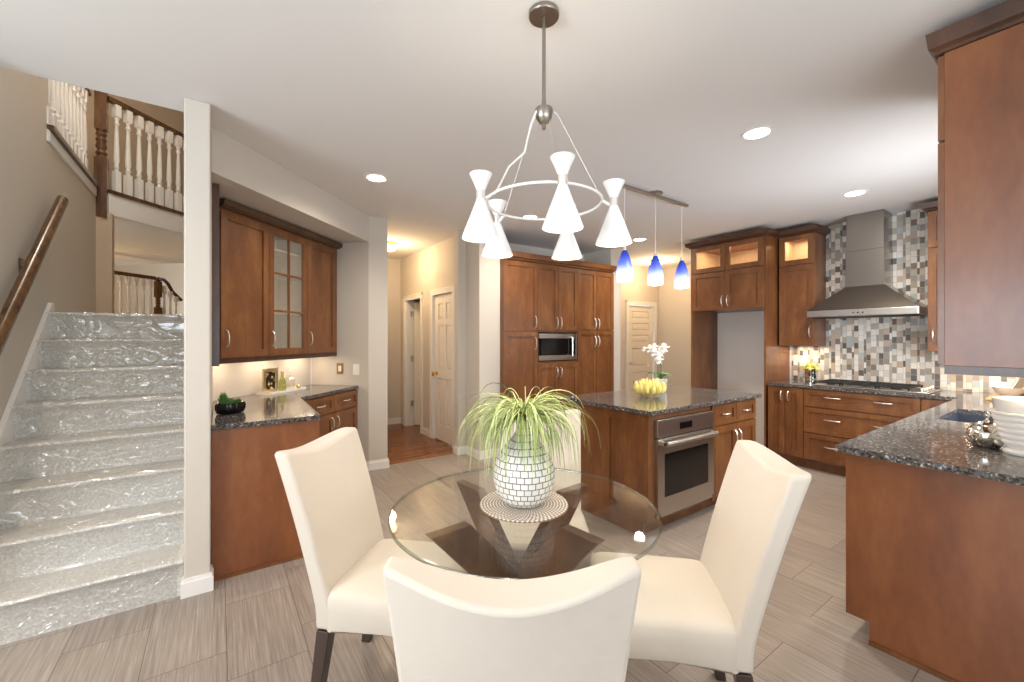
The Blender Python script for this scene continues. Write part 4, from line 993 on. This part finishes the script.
for a, L in ((.3,.13), (2.0,.15), (3.4,.14), (4.8,.12), (5.5,.10)):
    u = Vector((math.cos(a), math.sin(a), 0)); n = Vector((-u.y, u.x, 0)); m = MB()
    m.tube([u*.0, u*L*.3+Vector((0,0,.05)), u*L*.7+Vector((0,0,.06)), u*L+Vector((0,0,.02))], .02, 8, radii=[.006,.024,.022,.003], flat=.2); m.build('leaf', 'leaf', oc, smooth=True)
random.seed(3)
for px_, pz_, s_ in ((-.23,.345,.55), (-.15,.345,1), (-.11,.31,1), (-.06,.275,1.15), (.0,.33,1.05), (.035,.35,1.1), (-.005,.30,1.1), (-.04,.235,1.0), (.02,.385,.5), (-.09,.36,.9)):
    c = R*px_*.72 + F*random.uniform(-.03,.03) + Vector((0,0,pz_-.055)); m = MB(); nrm = (-F*.9+R*random.uniform(-.4,.4)+Vector((0,0,random.uniform(-.1,.3)))).normalized()
    ux = nrm.cross(Vector((0,0,1))).normalized(); uy = ux.cross(nrm)
    for k in range(5):
        a = PI/2+2*PI*k/5; dd = ux*math.cos(a)+uy*math.sin(a); wv = .034 if k in (1,4) else .025
        m.tube([c, c+dd*.016*s_+nrm*.004, c+dd*.034*s_+nrm*.002, c+dd*.042*s_-nrm*.004], .01, 8, radii=[.004*s_, wv*s_, wv*.8*s_, .002], flat=.25)
    m.sphere(tuple(c+nrm*.008), .007*s_, 8, 6); m.build('blossom', 'petal', oc, smooth=True)

# back counter : cup of flowers
cp = thing('flower_cup', 'silver cup of pale flowers on the back counter left of the cooktop', 'vase', (5.70, 2.02, CT+.0005))
MB().lathe([(.055,0),(.06,.004),(.066,.15),(.063,.15),(.056,.008),(.001,.006)], (0,0,0), 28, False).build('cup', 'chrome', cp, smooth=True)
fb = MB(); random.seed(5)
for k in range(26):
    a = random.uniform(0,2*PI); r = .07*math.sqrt(random.random()); fb.sphere((r*math.cos(a), r*math.sin(a), .165+random.uniform(0,.055)-r*.3), random.uniform(.014,.022), 8, 6)
o = thing('flower_bunch', 'pale yellow flower bunch in the silver cup by the cooktop', 'flowers', (5.70,2.02,CT+.0005)); fb.build('blossoms', 'petal_y', o, smooth=True)
MB().tube([(0,0,.02),(0,0,.17)], .02, 8).build('stems', 'leaf', o)

# right counter : silver teapot, white canisters, board, bowl, herbs
kt = thing('sugar_pot', 'small round polished silver pot with finial lid on the right counter', 'pot', (2.934, .332, CT+.0005))
MB().lathe([(.038,0),(.045,.004),(.062,.025),(.07,.052),(.064,.08),(.048,.098),(.04,.102),(.001,.102)], (0,0,0), 36, False).build('body', 'chrome', kt, smooth=True)
MB().lathe([(.046,.100),(.045,.106),(.03,.116),(.01,.122),(.006,.13),(.006,.136),(.012,.145),(.012,.152),(.004,.162),(.001,.164)], (0,0,0), 28, False).build('lid', 'chrome', kt, smooth=True)
MB().tube([(.062,0,.075),(.09,0,.085),(.098,0,.06),(.085,0,.035),(.064,0,.03)], .005, 8).move(Matrix.Rotation(az_of(-1,-.2),4,'Z')).build('handle', 'chrome', kt, smooth=True)
cn = thing('canister', 'tall ribbed white ceramic canister on the right counter edge', 'canister', (2.885, .207, CT+.0005))
pr_ = [(.001,0),(.07,0),(.075,.006),(.075,.014),(.06,.022),(.066,.035)]
for k in range(5): z = .04+k*.026; pr_ += [(.074+.007*k,z),(.078+.007*k,z+.01),(.0785+.007*k,z+.02),(.0755+.007*k,z+.025)]
pr_ += [(.11,.172),(.112,.18),(.108,.186),(.10,.186),(.095,.17),(.001,.165)]
MB().lathe(pr_, (0,0,0), 48, False).build('body', 'ceramic', cn, smooth=True)
MB().lathe([(.098,.187),(.101,.20),(.106,.235),(.104,.24),(.09,.244),(.03,.248),(.001,.249)], (0,0,0), 48, False).build('lid', 'ceramic', cn, smooth=True)
cb = MB().box(-.22,.22,-.17,.17,0,.02).build('cutting_board', 'linen', bevel=.004); cb.location = (5.36,.42,CT+.0005); tag(cb, 'tan wooden cutting board in the back corner of the counter', 'cutting board')
wb = thing('serving_bowl', 'low white bowl on the cutting board in the back corner', 'bowl', (5.52,.50,CT+.021))
MB().lathe([(.001,0),(.04,0),(.045,.008),(.075,.03),(.09,.07),(.087,.07),(.07,.034),(.001,.012)], (0,0,0), 32, False, 1.1, 1.1).build('bowl', 'ceramic', wb, smooth=True)
sc = thing('grater', 'slanted steel grater leaning in the white bowl in the corner', 'grater', (5.49,.47,CT+.055), 0)
m = MB().box(-.035,.035,-.006,.006,0,.17); m.move(Matrix.Rotation(-.7,4,'Z') @ Matrix.Rotation(.6,4,'Y')); m.build('blade', 'steel', sc, bevel=.002)
hb = MB(); random.seed(9)
for k in range(40):
    a = random.uniform(0,2*PI); r = random.uniform(0,.06); p = Vector((r*math.cos(a)*1.4, r*math.sin(a), .008)); u = Vector((math.cos(a*3), math.sin(a*3), random.uniform(.2,1.2)))*.03
    hb.tube([p, p+u*.5, p+u], .01, 6, radii=[.003,.011,.002], flat=.3)
hb = hb.build('herb_bunch', 'leaf', smooth=True); hb.location = (5.24,.37,CT+.021); tag(hb, 'fresh green herbs lying on the cutting board', 'herbs')
pp = thing('pepper_mill', 'brass pepper mill standing on the cutting board corner', 'mill', (5.43,.34,CT+.021))
MB().lathe([(.026,0),(.028,.01),(.02,.04),(.024,.08),(.022,.085)], (0,0,0), 20).build('body', 'brass', pp, smooth=True); MB().lathe([(.018,.0855),(.024,.10),(.018,.12),(.006,.125),(.008,.135),(.002,.14)], (0,0,0), 20).build('cap', 'brass', pp, smooth=True)
